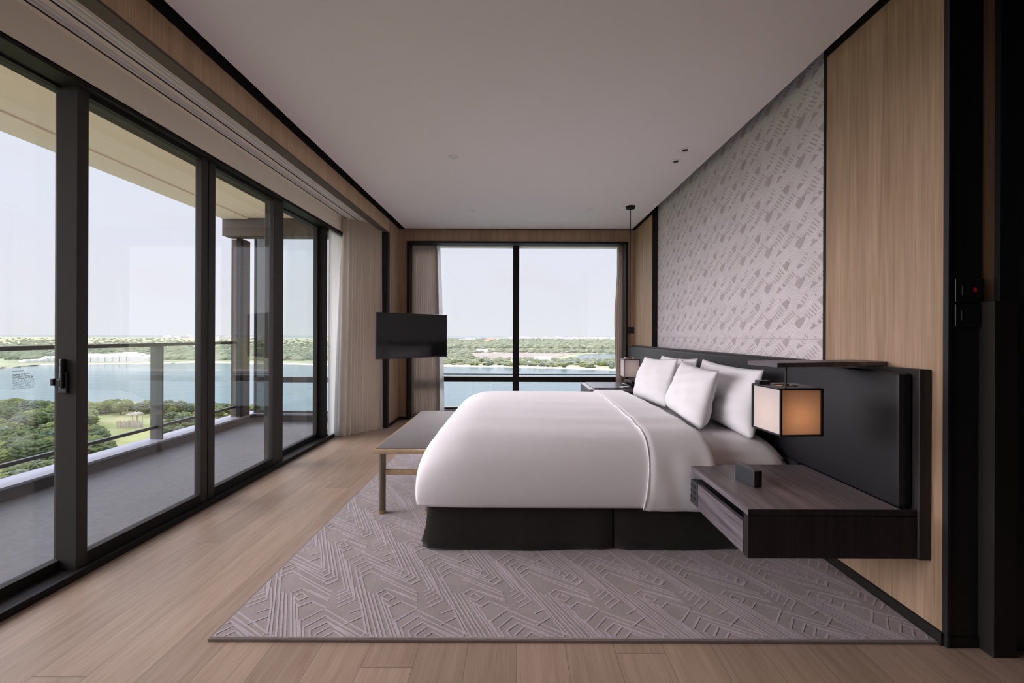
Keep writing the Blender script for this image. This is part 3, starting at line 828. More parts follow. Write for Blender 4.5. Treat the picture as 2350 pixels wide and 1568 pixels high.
    # raised line of the hem inside the turn-back
make_duvet()
def make_bed():
    t = thing('bed', 'wide bed with white fitted sheet and dark pleated skirt', 'bed', (0.5, YM, 0.0))
    sh = Vector((-0.5, -YM, 0.0))
    # mattress with soft rounded edges
    xs, x1, y0, y1, z0, z1 = -0.46, 1.53, 2.262, 4.238, 0.255, 0.600
    def mat(u, v):
        # v over the section, u along the bed
        prof = [(0.0, z0), (-0.012, 0.33), (-0.010, 0.42), (0.012, 0.49), (0.06, 0.545), (0.14, 0.58), (0.26, 0.595), (0.55, 0.60), (0.988, 0.602)]
        m = v if v <= 0.5 else 1 - v
        k = m * 2 * (len(prof) - 1); i = min(int(k), len(prof) - 2); f = k - i
        f2 = f
        dy = prof[i][0] + (prof[i + 1][0] - prof[i][0]) * f2; z = prof[i][1] + (prof[i + 1][1] - prof[i][1]) * f2
        x = xs + (x1 - xs) * u
        e = max(0.0, (x - (x1 - 0.10)) / 0.10)
        z = z - 0.05 * (1 - math.sqrt(max(0, 1 - e * e)))
        y = y0 + dy if v <= 0.5 else y1 - dy
        return Vector((x, y, z)) + sh
    MB().grid(mat, 40, 64).build('mattress', M['duvet'], t, smooth=True, thick=0.004)
    B(-0.44 - 0.5, 1.52 - 0.5, 2.30 - YM, 4.20 - YM, 0.10, 0.50).build('base', M['skirt'], t)
    # skirt: near panel with one box pleat, foot panel, far panel
    path = [(1.52, 2.268)]
    for x, y in ((1.0, 2.262), (0.60, 2.256), (0.545, 2.262), (0.537, 2.30), (0.529, 2.262), (0.47, 2.254), (0.0, 2.252), (-0.47, 2.252), (-0.492, 2.262), (-0.478, 2.30), (-0.494, 2.315), (-0.498, 2.40), (-0.498, 3.2), (-0.496, 4.2), (-0.47, 4.235), (0.5, 4.24), (1.52, 4.24)):
        path.append((x, y))
    pts = []
    for a, b in zip(path[:-1], path[1:]):
        n = max(1, int((Vector(b) - Vector(a)).length / 0.05))
        for i in range(n): pts.append((a[0] + (b[0] - a[0]) * i / n, a[1] + (b[1] - a[1]) * i / n))
    pts.append(path[-1])
    vs, fs = [], []
    nz = 6
    for i, (x, y) in enumerate(pts):
        for j in range(nz + 1):
            v = j / nz; z = 0.285 + (0.020 - 0.285) * v
            fl = 0.016 * v + 0.004 * math.sin(i * 0.7) * v
            dx = dy = 0
            if y < 2.34: dy = -fl
            elif y > 4.2: dy = fl
            if x < -0.45: dx = -fl * 1.1
            if x < -0.485 and y < 2.45: dx -= 0.045 * v * v * max(0, 1 - abs(y - 2.34) / 0.12)
            if abs(x - 0.537) < 0.02 and y < 2.31: dy += 0.01 * v
            vs.append((x + dx - 0.5, y + dy - YM, z + (0.006 * math.sin(i * 0.35) if j == nz else 0)))
    for i in range(len(pts) - 1):
        for j in range(nz): fs.append([i * (nz + 1) + j, (i + 1) * (nz + 1) + j, (i + 1) * (nz + 1) + j + 1, i * (nz + 1) + j + 1])
    MB().add(vs, fs).build('bed_skirt', M['skirt'], t, smooth=True, thick=0.004)
make_bed()
# ---------------- pillows
def pillow_mesh(w, h, th, seed):
    random.seed(seed); ph = [random.uniform(0, 6) for _ in range(6)]
    def side(sg):
        def fn(u, v):
            a, b = 2 * u - 1, 2 * v - 1
            ex = 1 - 0.030 * (1 - abs(b) ** 2.5) + 0.025 * (abs(a) * abs(b)) ** 3 * 2
            ey = 1 - 0.045 * (1 - abs(a) ** 2.5) + 0.025 * (abs(a) * abs(b)) ** 3 * 2
            x, z = a * w / 2 * ex * (1.02 - 0.035 * b) * (1 - 0.06 * max(0, -b) ** 6), b * h / 2 * ey * (1 - (0.07 * abs(a) ** 5 if b < 0 else 0))
            t = (max(0, 1 - abs(a) ** 3.2) ** 0.60) * (max(0, 1 - abs(b) ** 2.8) ** 0.60)
            wr = 0.004 * math.sin(9 * a + 4 * b + ph[0]) + 0.003 * math.sin(15 * b - 6 * a + ph[1]) + 0.006 * math.sin(5 * a * b + ph[2])
            rim = 0.004 * math.sin(34 * b + ph[3] + 3 * a) * math.exp(-((abs(a) - 0.86) / 0.1) ** 2)
            d = t * th / 2 * (1.0 - 0.28 * b) + (wr + rim) * t
            return (x, sg * d, z)
        return fn
    return MB().grid(side(-1), 34, 26).grid(side(1), 34, 26)
def pillow(cy, xb, xt, zb, zt, w, th, yaw, roll, label, seed):
    h = math.hypot(xt - xb, zt - zb)
    lean = math.atan2(xt - xb, zt - zb)
    o = pillow_mesh(w, h * 1.02, th, seed).build('pillow', M['linen'], None, smooth=True)
    bm = bmesh.new(); bm.from_mesh(o.data); bmesh.ops.remove_doubles(bm, verts=bm.verts, dist=0.0006); bmesh.ops.recalc_face_normals(bm, faces=bm.faces); bm.to_mesh(o.data); bm.free()
    # local x -> world -y (width), local y -> normal, local z -> up the pillow
    R = Matrix.Rotation(yaw, 4, 'Z') @ Matrix.Rotation(lean, 4, 'Y') @ Matrix.Rotation(math.radians(-90), 4, 'Z') @ Matrix.Rotation(roll, 4, 'Y')
    o.matrix_world = Matrix.Translation(((xb + xt) / 2, cy, (zb + zt) / 2)) @ R
    tag(o, label, 'pillow', 'white pillows against the headboard')
    return o
pillow(3.68, 1.385, 1.452, 0.605, 1.000, 0.80, 0.17, 0.0, math.radians(-1), 'white pillow leaning on the headboard at the window side, behind another pillow', 2)
pillow(2.80, 1.388, 1.452, 0.600, 1.000, 0.84, 0.19, math.radians(-2), math.radians(1), 'white pillow leaning on the headboard nearest the lit lamp', 3)
pillow(3.62, 1.165, 1.268, 0.615, 0.995, 0.74, 0.17, math.radians(2), math.radians(-2), 'front white pillow on the window side of the bed', 4)
pillow(2.87, 1.172, 1.272, 0.620, 0.985, 0.68, 0.18, math.radians(-4), math.radians(2), 'front white pillow in the middle of the stack nearest the viewer', 5)

# ---------------- headboard
hb = thing('headboard', 'long low charcoal leather headboard along the oak wall', 'headboard', (1.64, 3.4, 0.304))
def HB(x0, x1, y0, y1, z0, z1, **k): return MB().box(x0 - 1.64, x1 - 1.64, y0 - 3.4, y1 - 3.4, z0 - 0.304, z1 - 0.304, **k)
HB(1.610, 1.658, 1.622, 5.70, 0.304, 1.069, b=0.003).build('back_panel', M['darkwood_shaded'], hb)
HB(1.552, 1.610, 1.648, 5.69, 0.500, 1.052, b=0.016).build('upholstered_panel', M['leather'], hb, smooth=True)
HB(1.540, 1.610, 2.23, 4.30, 0.10, 0.505).build('bed_rail', M['darkwood_shaded'], hb)

# ---------------- near bedside table
ns = thing('bedside_table', 'dark oak wall hung bedside table with open slot, nearest the viewer', 'bedside table', (1.27, 1.92, 0.305))
def NS(x0, x1, y0, y1, z0, z1, **k): return MB().box(x0 - 1.27, x1 - 1.27, y0 - 1.92, y1 - 1.92, z0 - 0.305, z1 - 0.305, **k)
NX0, NX1, NY0, NY1 = 0.931, 1.552, 1.634, 2.203
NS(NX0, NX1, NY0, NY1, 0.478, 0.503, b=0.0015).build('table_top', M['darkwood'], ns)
NS(NX0, 1.608, NY0 - 0.003, NY0 + 0.030, 0.306, 0.478).box(NX0 - 1.27, 1.608 - 1.27, NY0 - 0.003 - 1.92, NY0 - 0.0003 - 1.92, 0.17, 0.1982).build('side_panel', M['darkwood_shaded'], ns)  # thin facing in the shaded oak also darkens the top's front edge
NS(NX0, NX1, NY1 - 0.030, NY1, 0.306, 0.478).build('side_panel', M['darkwood_shaded'], ns)
NS(NX0 + 0.02, NX1, NY0 + 0.03, NY1 - 0.03, 0.306, 0.325).build('bottom_panel', M['darkwood'], ns)
NS(NX0 + 0.20, NX1, NY0 + 0.03, NY1 - 0.03, 0.326, 0.477).build('back_block', M['black'], ns)
dr = NS(NX0 - 0.004, NX0 + 0.018, NY0 + 0.030, NY1 - 0.125, 0.310, 0.440, b=0.001).build('drawer_front', M['darkwood'], ns)
NS(NX0 + 0.018, NX0 + 0.19, NY0 + 0.035, NY1 - 0.035, 0.425, 0.436).build('drawer_shelf', M['black'], ns)
sp = NS(NX0 - 0.006, NX0 + 0.018, NY1 - 0.122, NY1 - 0.006, 0.318, 0.440, b=0.002).build('socket_panel', M['plastic_grey'], ns)
sk = MB()
for i in range(2):
    for j in range(3):
        y = NY1 - 0.105 + i * 0.045 - 1.92; z = 0.345 + j * 0.03 - 0.305
        sk.box(NX0 - 0.0075 - 1.27, NX0 - 0.005 - 1.27, y, y + 0.030, z, z + 0.018, b=0.001)
sk.build('socket', M['black'], sp)

# ribbed block on the near bedside table
blk = thing('stationery_holder', 'small dark grey ribbed block standing on the near bedside table', 'holder', (1.100, 1.93, 0.5035), math.radians(8))
B(-0.021, 0.019, -0.064, 0.064, 0.0, 0.077, b=0.003).build('holder_body', M['plastic_grey'], blk)
rb = MB()
for i in range(5): rb.box(-0.020 + i * 0.0082, -0.0150 + i * 0.0082, -0.068, -0.063, 0.002, 0.075)
rb.build('rib', M['plastic'], blk)

# ---------------- far bedside unit
fs_ = thing('bedside_table', 'dark bedside table with blue black top by the far window', 'bedside table', (1.17, 4.66, 0.30))
def FS(x0, x1, y0, y1, z0, z1, **k): return MB().box(x0 - 1.17, x1 - 1.17, y0 - 4.66, y1 - 4.66, z0 - 0.30, z1 - 0.30, **k)
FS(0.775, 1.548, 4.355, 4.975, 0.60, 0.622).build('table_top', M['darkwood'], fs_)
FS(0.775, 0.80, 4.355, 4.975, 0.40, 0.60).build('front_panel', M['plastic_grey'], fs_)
FS(0.80, 1.548, 4.355, 4.38, 0.40, 0.60).build('side_panel', M['darkwood_shaded'], fs_)
FS(0.80, 1.548, 4.95, 4.975, 0.40, 0.60).build('side_panel', M['darkwood_shaded'], fs_)
fold = thing('desk_blotter', 'blue black leather folder lying on the far bedside table', 'folder', (1.10, 4.66, 0.6225))
MB().box(-0.27, 0.24, -0.27, 0.29, 0, 0.012, b=0.004).build('folder_cover', flat('blue_black_leather', (0.030, 0.036, 0.055), 0.22), fold)
ph = thing('telephone', 'black bedside telephone under the far pendant lamp', 'telephone', (1.305, 4.60, 0.6348), math.radians(12))
MB().box(-0.09, 0.09, -0.10, 0.10, 0, 0.022, b=0.008).build('phone_base', M['plastic'], ph)
MB().box(-0.065, -0.010, -0.10, 0.10, 0.026, 0.062, b=0.014).cyl((-0.037, -0.08, 0.02), (-0.037, -0.08, 0.03), 0.02).cyl((-0.037, 0.08, 0.02), (-0.037, 0.08, 0.03), 0.02).build('handset', M['plastic'], ph)
pd = thing('notepad', 'small pale notepad lying by the telephone on the far bedside table', 'notepad', (1.19, 4.47, 0.6348), math.radians(25))
MB().box(-0.06, 0.06, -0.035, 0.035, 0, 0.006).build('paper_block', M['white'], pd)

# ---------------- lamps
def cube_shade(t, s, h, front='shade', z=0.0):
    """square lamp shade in a dark frame hanging below z"""
    r = 0.0035; q = s / 2
    fr = MB()
    for sx in (-1, 1):
        for sy in (-1, 1): fr.box(sx * q - r, sx * q + r, sy * q - r, sy * q + r, z - h, z)
    for zz in (z - h, z - 0.004):
        for sg in (-1, 1):
            fr.box(-q - r, q + r, sg * q - r, sg * q + r, zz, zz + 0.006); fr.box(sg * q - r, sg * q + r, -q - r, q + r, zz, zz + 0.006)
    fr.build('shade_frame', M['black'], t)
    i = q - 0.004
    MB().box(-i, i, -i - 0.0006, -i + 0.0006, z - h + 0.006, z - 0.004).build('shade_panel', M[front], t)
    MB().box(-i, i, i - 0.0006, i + 0.0006, z - h + 0.006, z - 0.004).build('shade_panel', M['shade'], t)
    MB().box(-i - 0.0006, -i + 0.0006, -i, i, z - h + 0.006, z - 0.004).build('shade_panel', M['shade_lit'], t)  # window side whitened in place of daylight falling on it
    MB().box(i - 0.0006, i + 0.0006, -i, i, z - h + 0.006, z - 0.004).build('shade_panel', M['shade'], t)
    # lid with a round opening
    n = 32; vs, fs = [], []
    R = s * 0.26
    for k in range(n):
        a = 2 * math.pi * (k + 0.5) / n; c, sn = math.cos(a), math.sin(a); m = max(abs(c), abs(sn))
        vs.append((c / m * (q + 0.008), sn / m * (q + 0.008), z + 0.003)); vs.append((c * R, sn * R, z + 0.003))
    for k in range(n): fs.append([2 * k, 2 * ((k + 1) % n), 2 * ((k + 1) % n) + 1, 2 * k + 1])
    lid = MB().add(vs, fs).build('lid', M['plastic_grey'], t, thick=0.004)
    return lid
def bulb(t, z, energy, col, name='bulb', r=0.022):
    b = bpy.data.lights.new('lamp_light', 'POINT'); b.energy = energy; b.color = col; b.shadow_soft_size = 0.03
    o = bpy.data.objects.new('lamp_light', b); COL.objects.link(o); o.parent = t; o.location = (0, 0, z)
    g = MB()
    g.grid(lambda u, v: (r * math.sin(math.pi * v) * math.cos(2 * math.pi * u), r * math.sin(math.pi * v) * math.sin(2 * math.pi * u), z + 0.055 + r * 1.3 * math.cos(math.pi * v)), 14, 10)
    g.build('bulb', M['white'], t, smooth=True)
# near lamp on a swivel shelf
ANG = math.atan2(0.13, 0.577)
br = thing('lamp_shelf', 'thin dark shelf board jutting from the headboard top over the lit lamp', 'shelf', (1.083, 1.69, 1.070), ANG)
B(0.0, 0.605, 0.0, 0.16, 0.0, 0.019, b=0.0015).build('shelf_board', M['darkwood'], br)
lamp = thing('hanging_lamp', 'square shade lamp with glowing tan side hanging over the near bedside table', 'lamp', (1.160, 1.752, 0.984), math.radians(4))
cube_shade(lamp, 0.178, 0.194)
MB().cyl((0, 0, 0.003), (0, 0, 0.084), 0.0045, n=10).cyl((0, 0, -0.01), (0, 0, 0.012), 0.012, n=14).cyl((-0.050, 0, 0.0), (0.050, 0, 0.0), 0.003, n=8).build('stem', M['black'], lamp)
MB().box(-0.09, -0.035, 0.045, 0.075, 0.004, 0.020, b=0.003).build('control_box', M['plastic_grey'], lamp)
MB().box(-0.012, 0.012, -0.02, 0.02, -0.05, -0.008).build('lamp_holder', M['plastic'], lamp)
bulb(lamp, -0.115, 0.80, (1.0, 0.64, 0.36))
# far pendant
fp = thing('pendant_lamp', 'square pale shade pendant lamp on a long cord by the far window', 'lamp', (1.302, 4.70, 0.930), 0.0)
cube_shade(fp, 0.178, 0.204, 'shade_lit')
MB().cyl((0, 0, 0.003), (0, 0, 1.762), 0.005, n=8).build('cord', M['dark'], fp)
MB().cyl((0, 0, 1.745), (0, 0, 1.7698), 0.052, 0.056, n=28).build('ceiling_rose', M['dark'], fp)
MB().box(-0.06, -0.03, -0.02, 0.02, 0.004, 0.022, b=0.003).box(0.03, 0.05, -0.02, 0.02, 0.004, 0.016, b=0.003).cyl((-0.05, 0, 0.0), (0.05, 0, 0.0), 0.003, n=8).build('clamp', M['brass'], fp)
bulb(fp, -0.115, 0.55, (1.0, 0.74, 0.60))

# ---------------- bench
bn = thing('bench', 'low taupe bench with pale oak edge at the foot of the bed', 'bench', (-0.76, 3.35, 0.0125))
def BN(x0, x1, y0, y1, z0, z1, **k): return MB().box(x0 + 0.76, x1 + 0.76, y0 - 3.35, y1 - 3.35, z0 - 0.0125, z1 - 0.0125, **k)
bx0, bx1, by0, by1 = -0.955, -0.558, 2.655, 4.04
fm = MB()
for a in ((bx0, bx1, by0, by0 + 0.028), (bx0, bx1, by1 - 0.028, by1), (bx0, bx0 + 0.022, by0 + 0.02, by1 - 0.02), (bx1 - 0.022, bx1, by0 + 0.02, by1 - 0.02)):
    fm.box(a[0] + 0.76, a[1] + 0.76, a[2] - 3.35, a[3] - 3.35, 0.418 - 0.0125, 0.446 - 0.0125, b=0.007)
fm.build('seat_frame', M['oak_light'], bn, smooth=True)
BN(bx0 + 0.018, bx1 - 0.018, by0 + 0.024, by1 - 0.024, 0.420, 0.451, b=0.006).build('seat_pad', M['bench_top'], bn, smooth=True)
legs = [(bx0 + 0.055, by0 + 0.05), (bx1 - 0.030, by0 + 0.05), (bx0 + 0.055, by1 - 0.05), (bx1 - 0.030, by1 - 0.05)]
for (x, y) in legs:
    lg = MB().cyl((x + 0.76, y - 3.35, 0.0), (x + 0.76, y - 3.35, 0.408), 0.023, 0.0235, n=20).build('leg', M['leg'], bn, smooth=True)
    MB().cyl((x + 0.76, y - 3.35, -0.0004), (x + 0.76, y - 3.35, 0.022), 0.024, 0.0245, n=20).build('foot_cap', M['brass'], lg, smooth=True)
for y in (by0 + 0.05, by1 - 0.05):
    BN(bx0 + 0.07, bx1 - 0.07, y - 0.011, y + 0.011, 0.268, 0.302, b=0.003).build('stretcher', M['oak_light'], bn)

# ---------------- switches
def plate(name, label, x0, x1, y, z0, z1, led=False):
    t = thing(name, label, 'switch', ((x0 + x1) / 2, y, (z0 + z1) / 2))
    w, h = (x1 - x0) / 2, (z1 - z0) / 2
    B(-w, w, -0.009, 0, -h, h, b=0.002).build('plate', M['plastic'], t)
    B(-w * 0.6, w * 0.1, -0.012, -0.009, -h * 0.45, h * 0.45, b=0.001).build('rocker', M['black'], t)
    if led: B(w * 0.22, w * 0.42, -0.0105, -0.0088, -0.006, 0.010).build('indicator', M['red_led'], t)
plate('wall_switch', 'black switch plate with dim red light on the pillar', 1.684, 1.795, 1.567, 1.335, 1.425, True)
plate('wall_switch', 'black switch plate below the red lit one on the pillar', 1.684, 1.785, 1.567, 1.240, 1.328)
plate('wall_switch', 'small dark switch plate on the oak wall beside the far window', 1.562, 1.650, YB - 0.001, 1.235, 1.325)

# ================================================================== BALCONY
struct('balcony_floor', MB().box(-3.95, -2.36, -4, 5.75, -0.30, -0.015), M['tile'], 'grey tiled balcony floor')
struct('balcony_kerb', MB().box(-3.90, -3.70, -4, 5.85, -0.30, 0.072).box(-3.70, -2.36, 5.66, 5.85, -0.30, 0.072), M['kerb'], 'dark kerb round the balcony')
struct('balcony_coping', MB().box(-3.93, -3.69, -4, 5.87, 0.072, 0.092).box(-3.69, -2.36, 5.65, 5.87, 0.072, 0.092), M['coping'], 'pale stone coping on the balcony kerb')
struct('balcony_soffit', MB().box(-3.50, -2.36, -4, 5.27, 2.712, 2.80).box(-3.836, -3.505, -4, 5.27, 2.70, 2.80).box(-3.836, -2.36, 5.27, 5.9, 2.712, 2.80), M['soffit'], 'beige balcony soffit')
struct('balcony_beam', MB().box(-3.84, -2.36, 5.26, 5.44, 2.48, 2.712), M['bronze'], 'brown beam at the end of the balcony')
struct('balcony_column', MB().box(-3.86, -3.70, 5.46, 5.60, 0.09, 2.48), M['bronze'], 'brown corner column of the balcony')
struct('balcony_post', MB().box(-3.750, -3.695, 5.40, 5.455, 0.09, 2.48), M['dark'], 'slim dark post in front of the corner column')
scr = thing('balcony_screen', 'framed glass screen at the far end of the balcony', 'screen', (-3.0, 5.72, 0.092))
MB().box(-0.70, 0.63, -0.02, 0.02, 0, 0.03).box(-0.70, 0.63, -0.02, 0.02, 2.50, 2.60).box(-0.70, 0.63, -0.03, 0.02, 0.435, 0.510).box(-0.71, -0.695, -0.02, 0.02, 0, 2.60).box(0.625, 0.64, -0.02, 0.02, 0, 2.60).build('screen_frame', M['rail'], scr)  # middle bar added for the far window's transom mirrored in the door glass
MB().box(-0.50, 0.63, -0.004, 0.004, 0.03, 2.50).build('screen_pane', M['glass_rail'], scr)
MB().box(-0.70, -0.505, -0.004, 0.004, 0.03, 2.50).build('screen_pane', M['glass_reflection'], scr)  # dark tint of this pane stands in for a reflection
rl = thing('balcony_railing', 'glass balustrade with dark metal top rail and flat posts along the balcony', 'railing', (-3.80, 1.0, 0.092))
def RL(x0, x1, y0, y1, z0, z1, **k): return MB().box(x0 + 3.80, x1 + 3.80, y0 - 1.0, y1 - 1.0, z0 - 0.092, z1 - 0.092, **k)
RL(-3.835, -3.785, -4, 5.45, 1.070, 1.104).build('top_rail', M['rail'], rl)
RL(-3.815, -3.785, -4, 5.45, 0.208, 0.236).build('bottom_rail', M['rail'], rl)
for y in (-2.3, -0.7, 0.95, 2.60, 4.26):
    RL(-3.860, -3.735, y, y + 0.016, 0.092, 1.072).build('post', M['rail'], rl)
RL(-3.806, -3.796, -4, 5.45, 0.24, 1.07).build('glass_panel', M['glass_rail'], rl)

# ================================================================== LANDSCAPE
ZG = -27.0      # lake level
def gp(px, py, z=ZG):
    Y = (EYE - z) * F / (py - CY); return ((px - CX) / F * Y, Y)
def water_mat():
    m, nt, b = new_mat('lake_water')
    b.inputs['Base Color'].default_value = (0.12, 0.178, 0.19, 1); b.inputs['Roughness'].default_value = 0.10
    b.inputs['IOR'].default_value = 1.33; b.inputs['Specular IOR Level'].default_value = 0.10
    tc = nt.nodes.new('ShaderNodeTexCoord'); mp = nt.nodes.new('ShaderNodeMapping'); mp.inputs['Scale'].default_value = (0.03, 0.22, 1)
    n = nt.nodes.new('ShaderNodeTexNoise'); n.inputs['Scale'].default_value = 1.2; n.inputs['Detail'].default_value = 6
    nt.links.new(tc.outputs['Object'], mp.inputs[0]); nt.links.new(mp.outputs[0], n.inputs['Vector'])
    bp = nt.nodes.new('ShaderNodeBump'); bp.inputs['Strength'].default_value = 0.25; bp.inputs['Distance'].default_value = 0.5
    nt.links.new(n.outputs['Fac'], bp.inputs['Height']); nt.links.new(bp.outputs[0], b.inputs['Normal'])
    return m
M['water'] = water_mat()
M['grass'] = veg('park_grass', (0.19, 0.215, 0.085), (0.27, 0.285, 0.13), (0.34, 0.315, 0.20), 0.08, 0.3)
M['scrub'] = veg('distant_scrub', (0.20, 0.23, 0.14), (0.30, 0.31, 0.20), (0.40, 0.36, 0.27), 0.03, 0.6, 3)
M['scrub2'] = veg('distant_woodland', (0.15, 0.175, 0.11), (0.22, 0.24, 0.165), (0.32, 0.32, 0.24), 0.05, 1.0, 3)
M['tree_a'] = veg('tree_dark_green', (0.085, 0.12, 0.055), (0.16, 0.20, 0.095), (0.27, 0.30, 0.15), 5.0, 1.0, 0.8)
M['tree_b'] = veg('tree_yellow_green', (0.13, 0.165, 0.055), (0.25, 0.29, 0.11), (0.40, 0.42, 0.20), 5.0, 1.0, 0.8)
M['tree_c'] = veg('tree_grey_green', (0.11, 0.145, 0.105), (0.20, 0.24, 0.17), (0.32, 0.35, 0.25), 5.0, 1.0, 0.8)
M['sand'] = flat('pale_sand', (0.62, 0.53, 0.45), 0.95)
M['town'] = flat('pale_town_walls', (0.62, 0.60, 0.62), 0.9)
M['roofs'] = flat('white_roof', (0.70, 0.685, 0.68), 0.8)
M['field'] = veg('bare_field', (0.244, 0.218, 0.191), (0.296, 0.264, 0.232), (0.335, 0.314, 0.261), 0.02, 0.2)
def poly(name, pts, z, mat, label, kind='structure', cat=None, drop=2.0):
    vs = [(p[0], p[1], z) for p in pts] + [(p[0], p[1], z - drop) for p in pts]; n = len(pts)
    fs = [list(range(n))] + [[i, (i + 1) % n, n + (i + 1) % n, n + i] for i in range(n)]
    o = MB().add(vs, fs).build(name, mat); tag(o, label, cat, None, kind); return o
struct('lake', MB().add([(-9000, -300, ZG), (9000, -300, ZG), (9000, 15000, ZG), (-9000, 15000, ZG)], [[0, 1, 2, 3]]), M['water'], 'wide pale blue lake')
def jag(pts, amp, n=6, seed=1):
    random.seed(seed); out = []
    for a, b in zip(pts[:-1], pts[1:]):
        for i in range(n):
            t = i / n; out.append((a[0] + (b[0] - a[0]) * t + random.uniform(-amp, amp), a[1] + (b[1] - a[1]) * t + random.uniform(-amp, amp)))
    out.append(pts[-1]); return out
# near park (left)
near = jag([(-340, 150), gp(0, 932), gp(200, 928), gp(440, 936), gp(560, 962), gp(760, 1040), (-28, 40)], 2.5, 5, 2)
poly('park_ground', near + [(-5, -60), (-340, -60)], ZG + 0.6, M['grass'], 'green park ground below the balcony')
# far land
far = jag([(-2600, 300), gp(-260, 858), gp(0, 850), gp(90, 842), gp(330, 838), gp(445, 835), gp(640, 838), gp(900, 841), gp(1015, 841.5), gp(1180, 843), gp(1300, 846), gp(1430, 850), gp(1560, 852), (900, 300)], 3, 7, 4)
poly('far_shore', far + [(6000, 330), (6000, 3300), (-6000, 3300)], ZG + 0.5, M['scrub'], 'flat scrubland beyond the lake')
shore = [(p[0], p[1] - 2.0) for p in far]
sv = []; sf = []
for i, p in enumerate(far):
    sv += [(p[0], p[1] - 4, ZG + 0.05), (p[0], p[1] + 3, ZG + 0.75)]
for i in range(len(far) - 1): sf.append([2 * i, 2 * i + 2, 2 * i + 3, 2 * i + 1])
struct('shore_sand', MB().add(sv, sf), M['sand'], 'pale sandy edge of the far shore')
def patch(name, corners, mat, label, lift=0.8, seed=1):
    pts = [gp(*c, z=ZG + lift) for c in corners]
    poly(name, pts, ZG + lift, mat, label, drop=0.3)
patch('salt_pond', [(1345, 812), (1440, 810), (1440, 834), (1300, 835), (1290, 826)], M['water'], 'pale pond behind the far shore')
patch('salt_pond', [(1015, 799), (1095, 800), (1090, 806), (1015, 807)], M['water'], 'narrow pond in the scrubland behind the television', 0.8)
patch('salt_pond', [(1290, 801), (1440, 800), (1440, 804), (1290, 805)], M['water'], 'thin strip of water below the far woodland', 0.8)
patch('bare_field', [(1080, 809), (1330, 809), (1250, 824), (1060, 822)], M['field'], 'brown bare field behind the far shore', 0.8)
patch('dirt_path', [(70, 1000), (100, 998), (78, 1022), (62, 1024)], M['sand'], 'pale dirt path between the bushes of the park', 0.7)

def crown_mesh(name, seed, mat, n=5, flatz=0.75):
    """leafy crown from several lumpy masses of foliage with ragged leaves"""
    random.seed(seed)
    mb = MB()
    for i in range(n):
        a = random.uniform(0, 6.28); r = random.uniform(0, 0.55) if i else 0
        c = Vector((r * math.cos(a), r * math.sin(a), random.uniform(0.35, 0.85) if i else 0.65)); s = random.uniform(0.38, 0.62) if i else 0.68
        bm = bmesh.new(); bmesh.ops.create_icosphere(bm, subdivisions=4, radius=1)
        for v in bm.verts:
            d = v.co.normalized()
            k = 1 + 0.16 * math.sin(5 * d.x + seed + i) * math.sin(6 * d.y - i) + 0.12 * math.sin(11 * d.z + 7 * d.x) + random.uniform(-0.13, 0.15)
            v.co = Vector((d.x * k * s, d.y * k * s, d.z * k * s * flatz)) + c
        mb.add([v.co.copy() for v in bm.verts], [[v.index for v in f.verts] for f in bm.faces]); bm.free()
    mb.cyl((0, 0, -0.3), (0, 0, 0.5), 0.05, 0.03, 6)
    me_o = mb.build(name, mat)
    me = me_o.data; bpy.data.objects.remove(me_o); return me
CR = [crown_mesh('tree_crown', 11 + i, M['tree_' + 'abcab'[i]]) for i in range(5)]
BUSH = [crown_mesh('bush_crown', 31 + i, M['tree_' + 'cab'[i]], 4, 0.6) for i in range(3)]
def put_tree(name, px, py, size, kind, label, cat, group, z=ZG + 0.6, hz=1.0):
    x, y = gp(px, py, z)
    if name == 'tree': me = CR[kind % 5]
    else: me = BUSH[kind % 3]
    o = bpy.data.objects.new(name, me); COL.objects.link(o)
    o.location = (x, y, z + size * (0.25 if name == 'tree' else -0.08) * hz); o.scale = (size, size, size * hz); o.rotation_euler = (0, 0, random.uniform(0, 6))
    if px < 125: w = 'in the leftmost glass panel'
    elif px < 347: w = 'left of the balcony post'
    elif px < 1000: w = 'right of the balcony post'
    elif px < 1184: w = 'left of the window mullion'
    else: w = 'right of the window mullion'
    tag(o, label + ', ' + w, cat, group); return o
random.seed(21)
g1 = 'trees of the park belt along the near lake shore'
for i in range(64):      # belt along the near shore
    px = -30 + i * 10.3 + random.uniform(-6, 6)
    if px > 600: break
    base = 947 + random.uniform(-3, 9) + max(0, (px - 430)) * 0.12
    put_tree('tree', px, base, random.uniform(1.9, 3.0), random.choice((1, 1, 4, 0, 2)), 'leafy green tree by the near lake shore', 'tree', g1)
g2 = 'bushy trees left of the lawn'
for i in range(92):
    px, py = random.uniform(-40, 215), random.uniform(958, 1078)
    if 60 < px < 105 and 995 < py < 1030: continue
    put_tree('tree', px, py, random.uniform(2.1, 3.6), random.choice((0, 2, 3, 1, 0)), 'dark bushy tree of the park', 'tree', g2)
g3 = 'bushes under the balcony edge'
for i in range(46):
    px = random.uniform(-20, 330); py = 1085 + random.uniform(-12, 60) - max(0, px - 40) * 0.14
    put_tree('bush', px, py, random.uniform(1.6, 2.8), random.choice((0, 1, 2)), 'low bush under the balcony edge', 'bush', g3, hz=0.8)
g4 = 'bushes at the right of the lawn'
for i in range(26):
    px = random.uniform(375, 470); py = random.uniform(965, 1000)
    put_tree('bush', px, py, random.uniform(1.5, 2.5), random.choice((0, 1, 2)), 'leafy bush beside the park lawn', 'bush', g4)
g5 = 'bushes along the far lake shore'
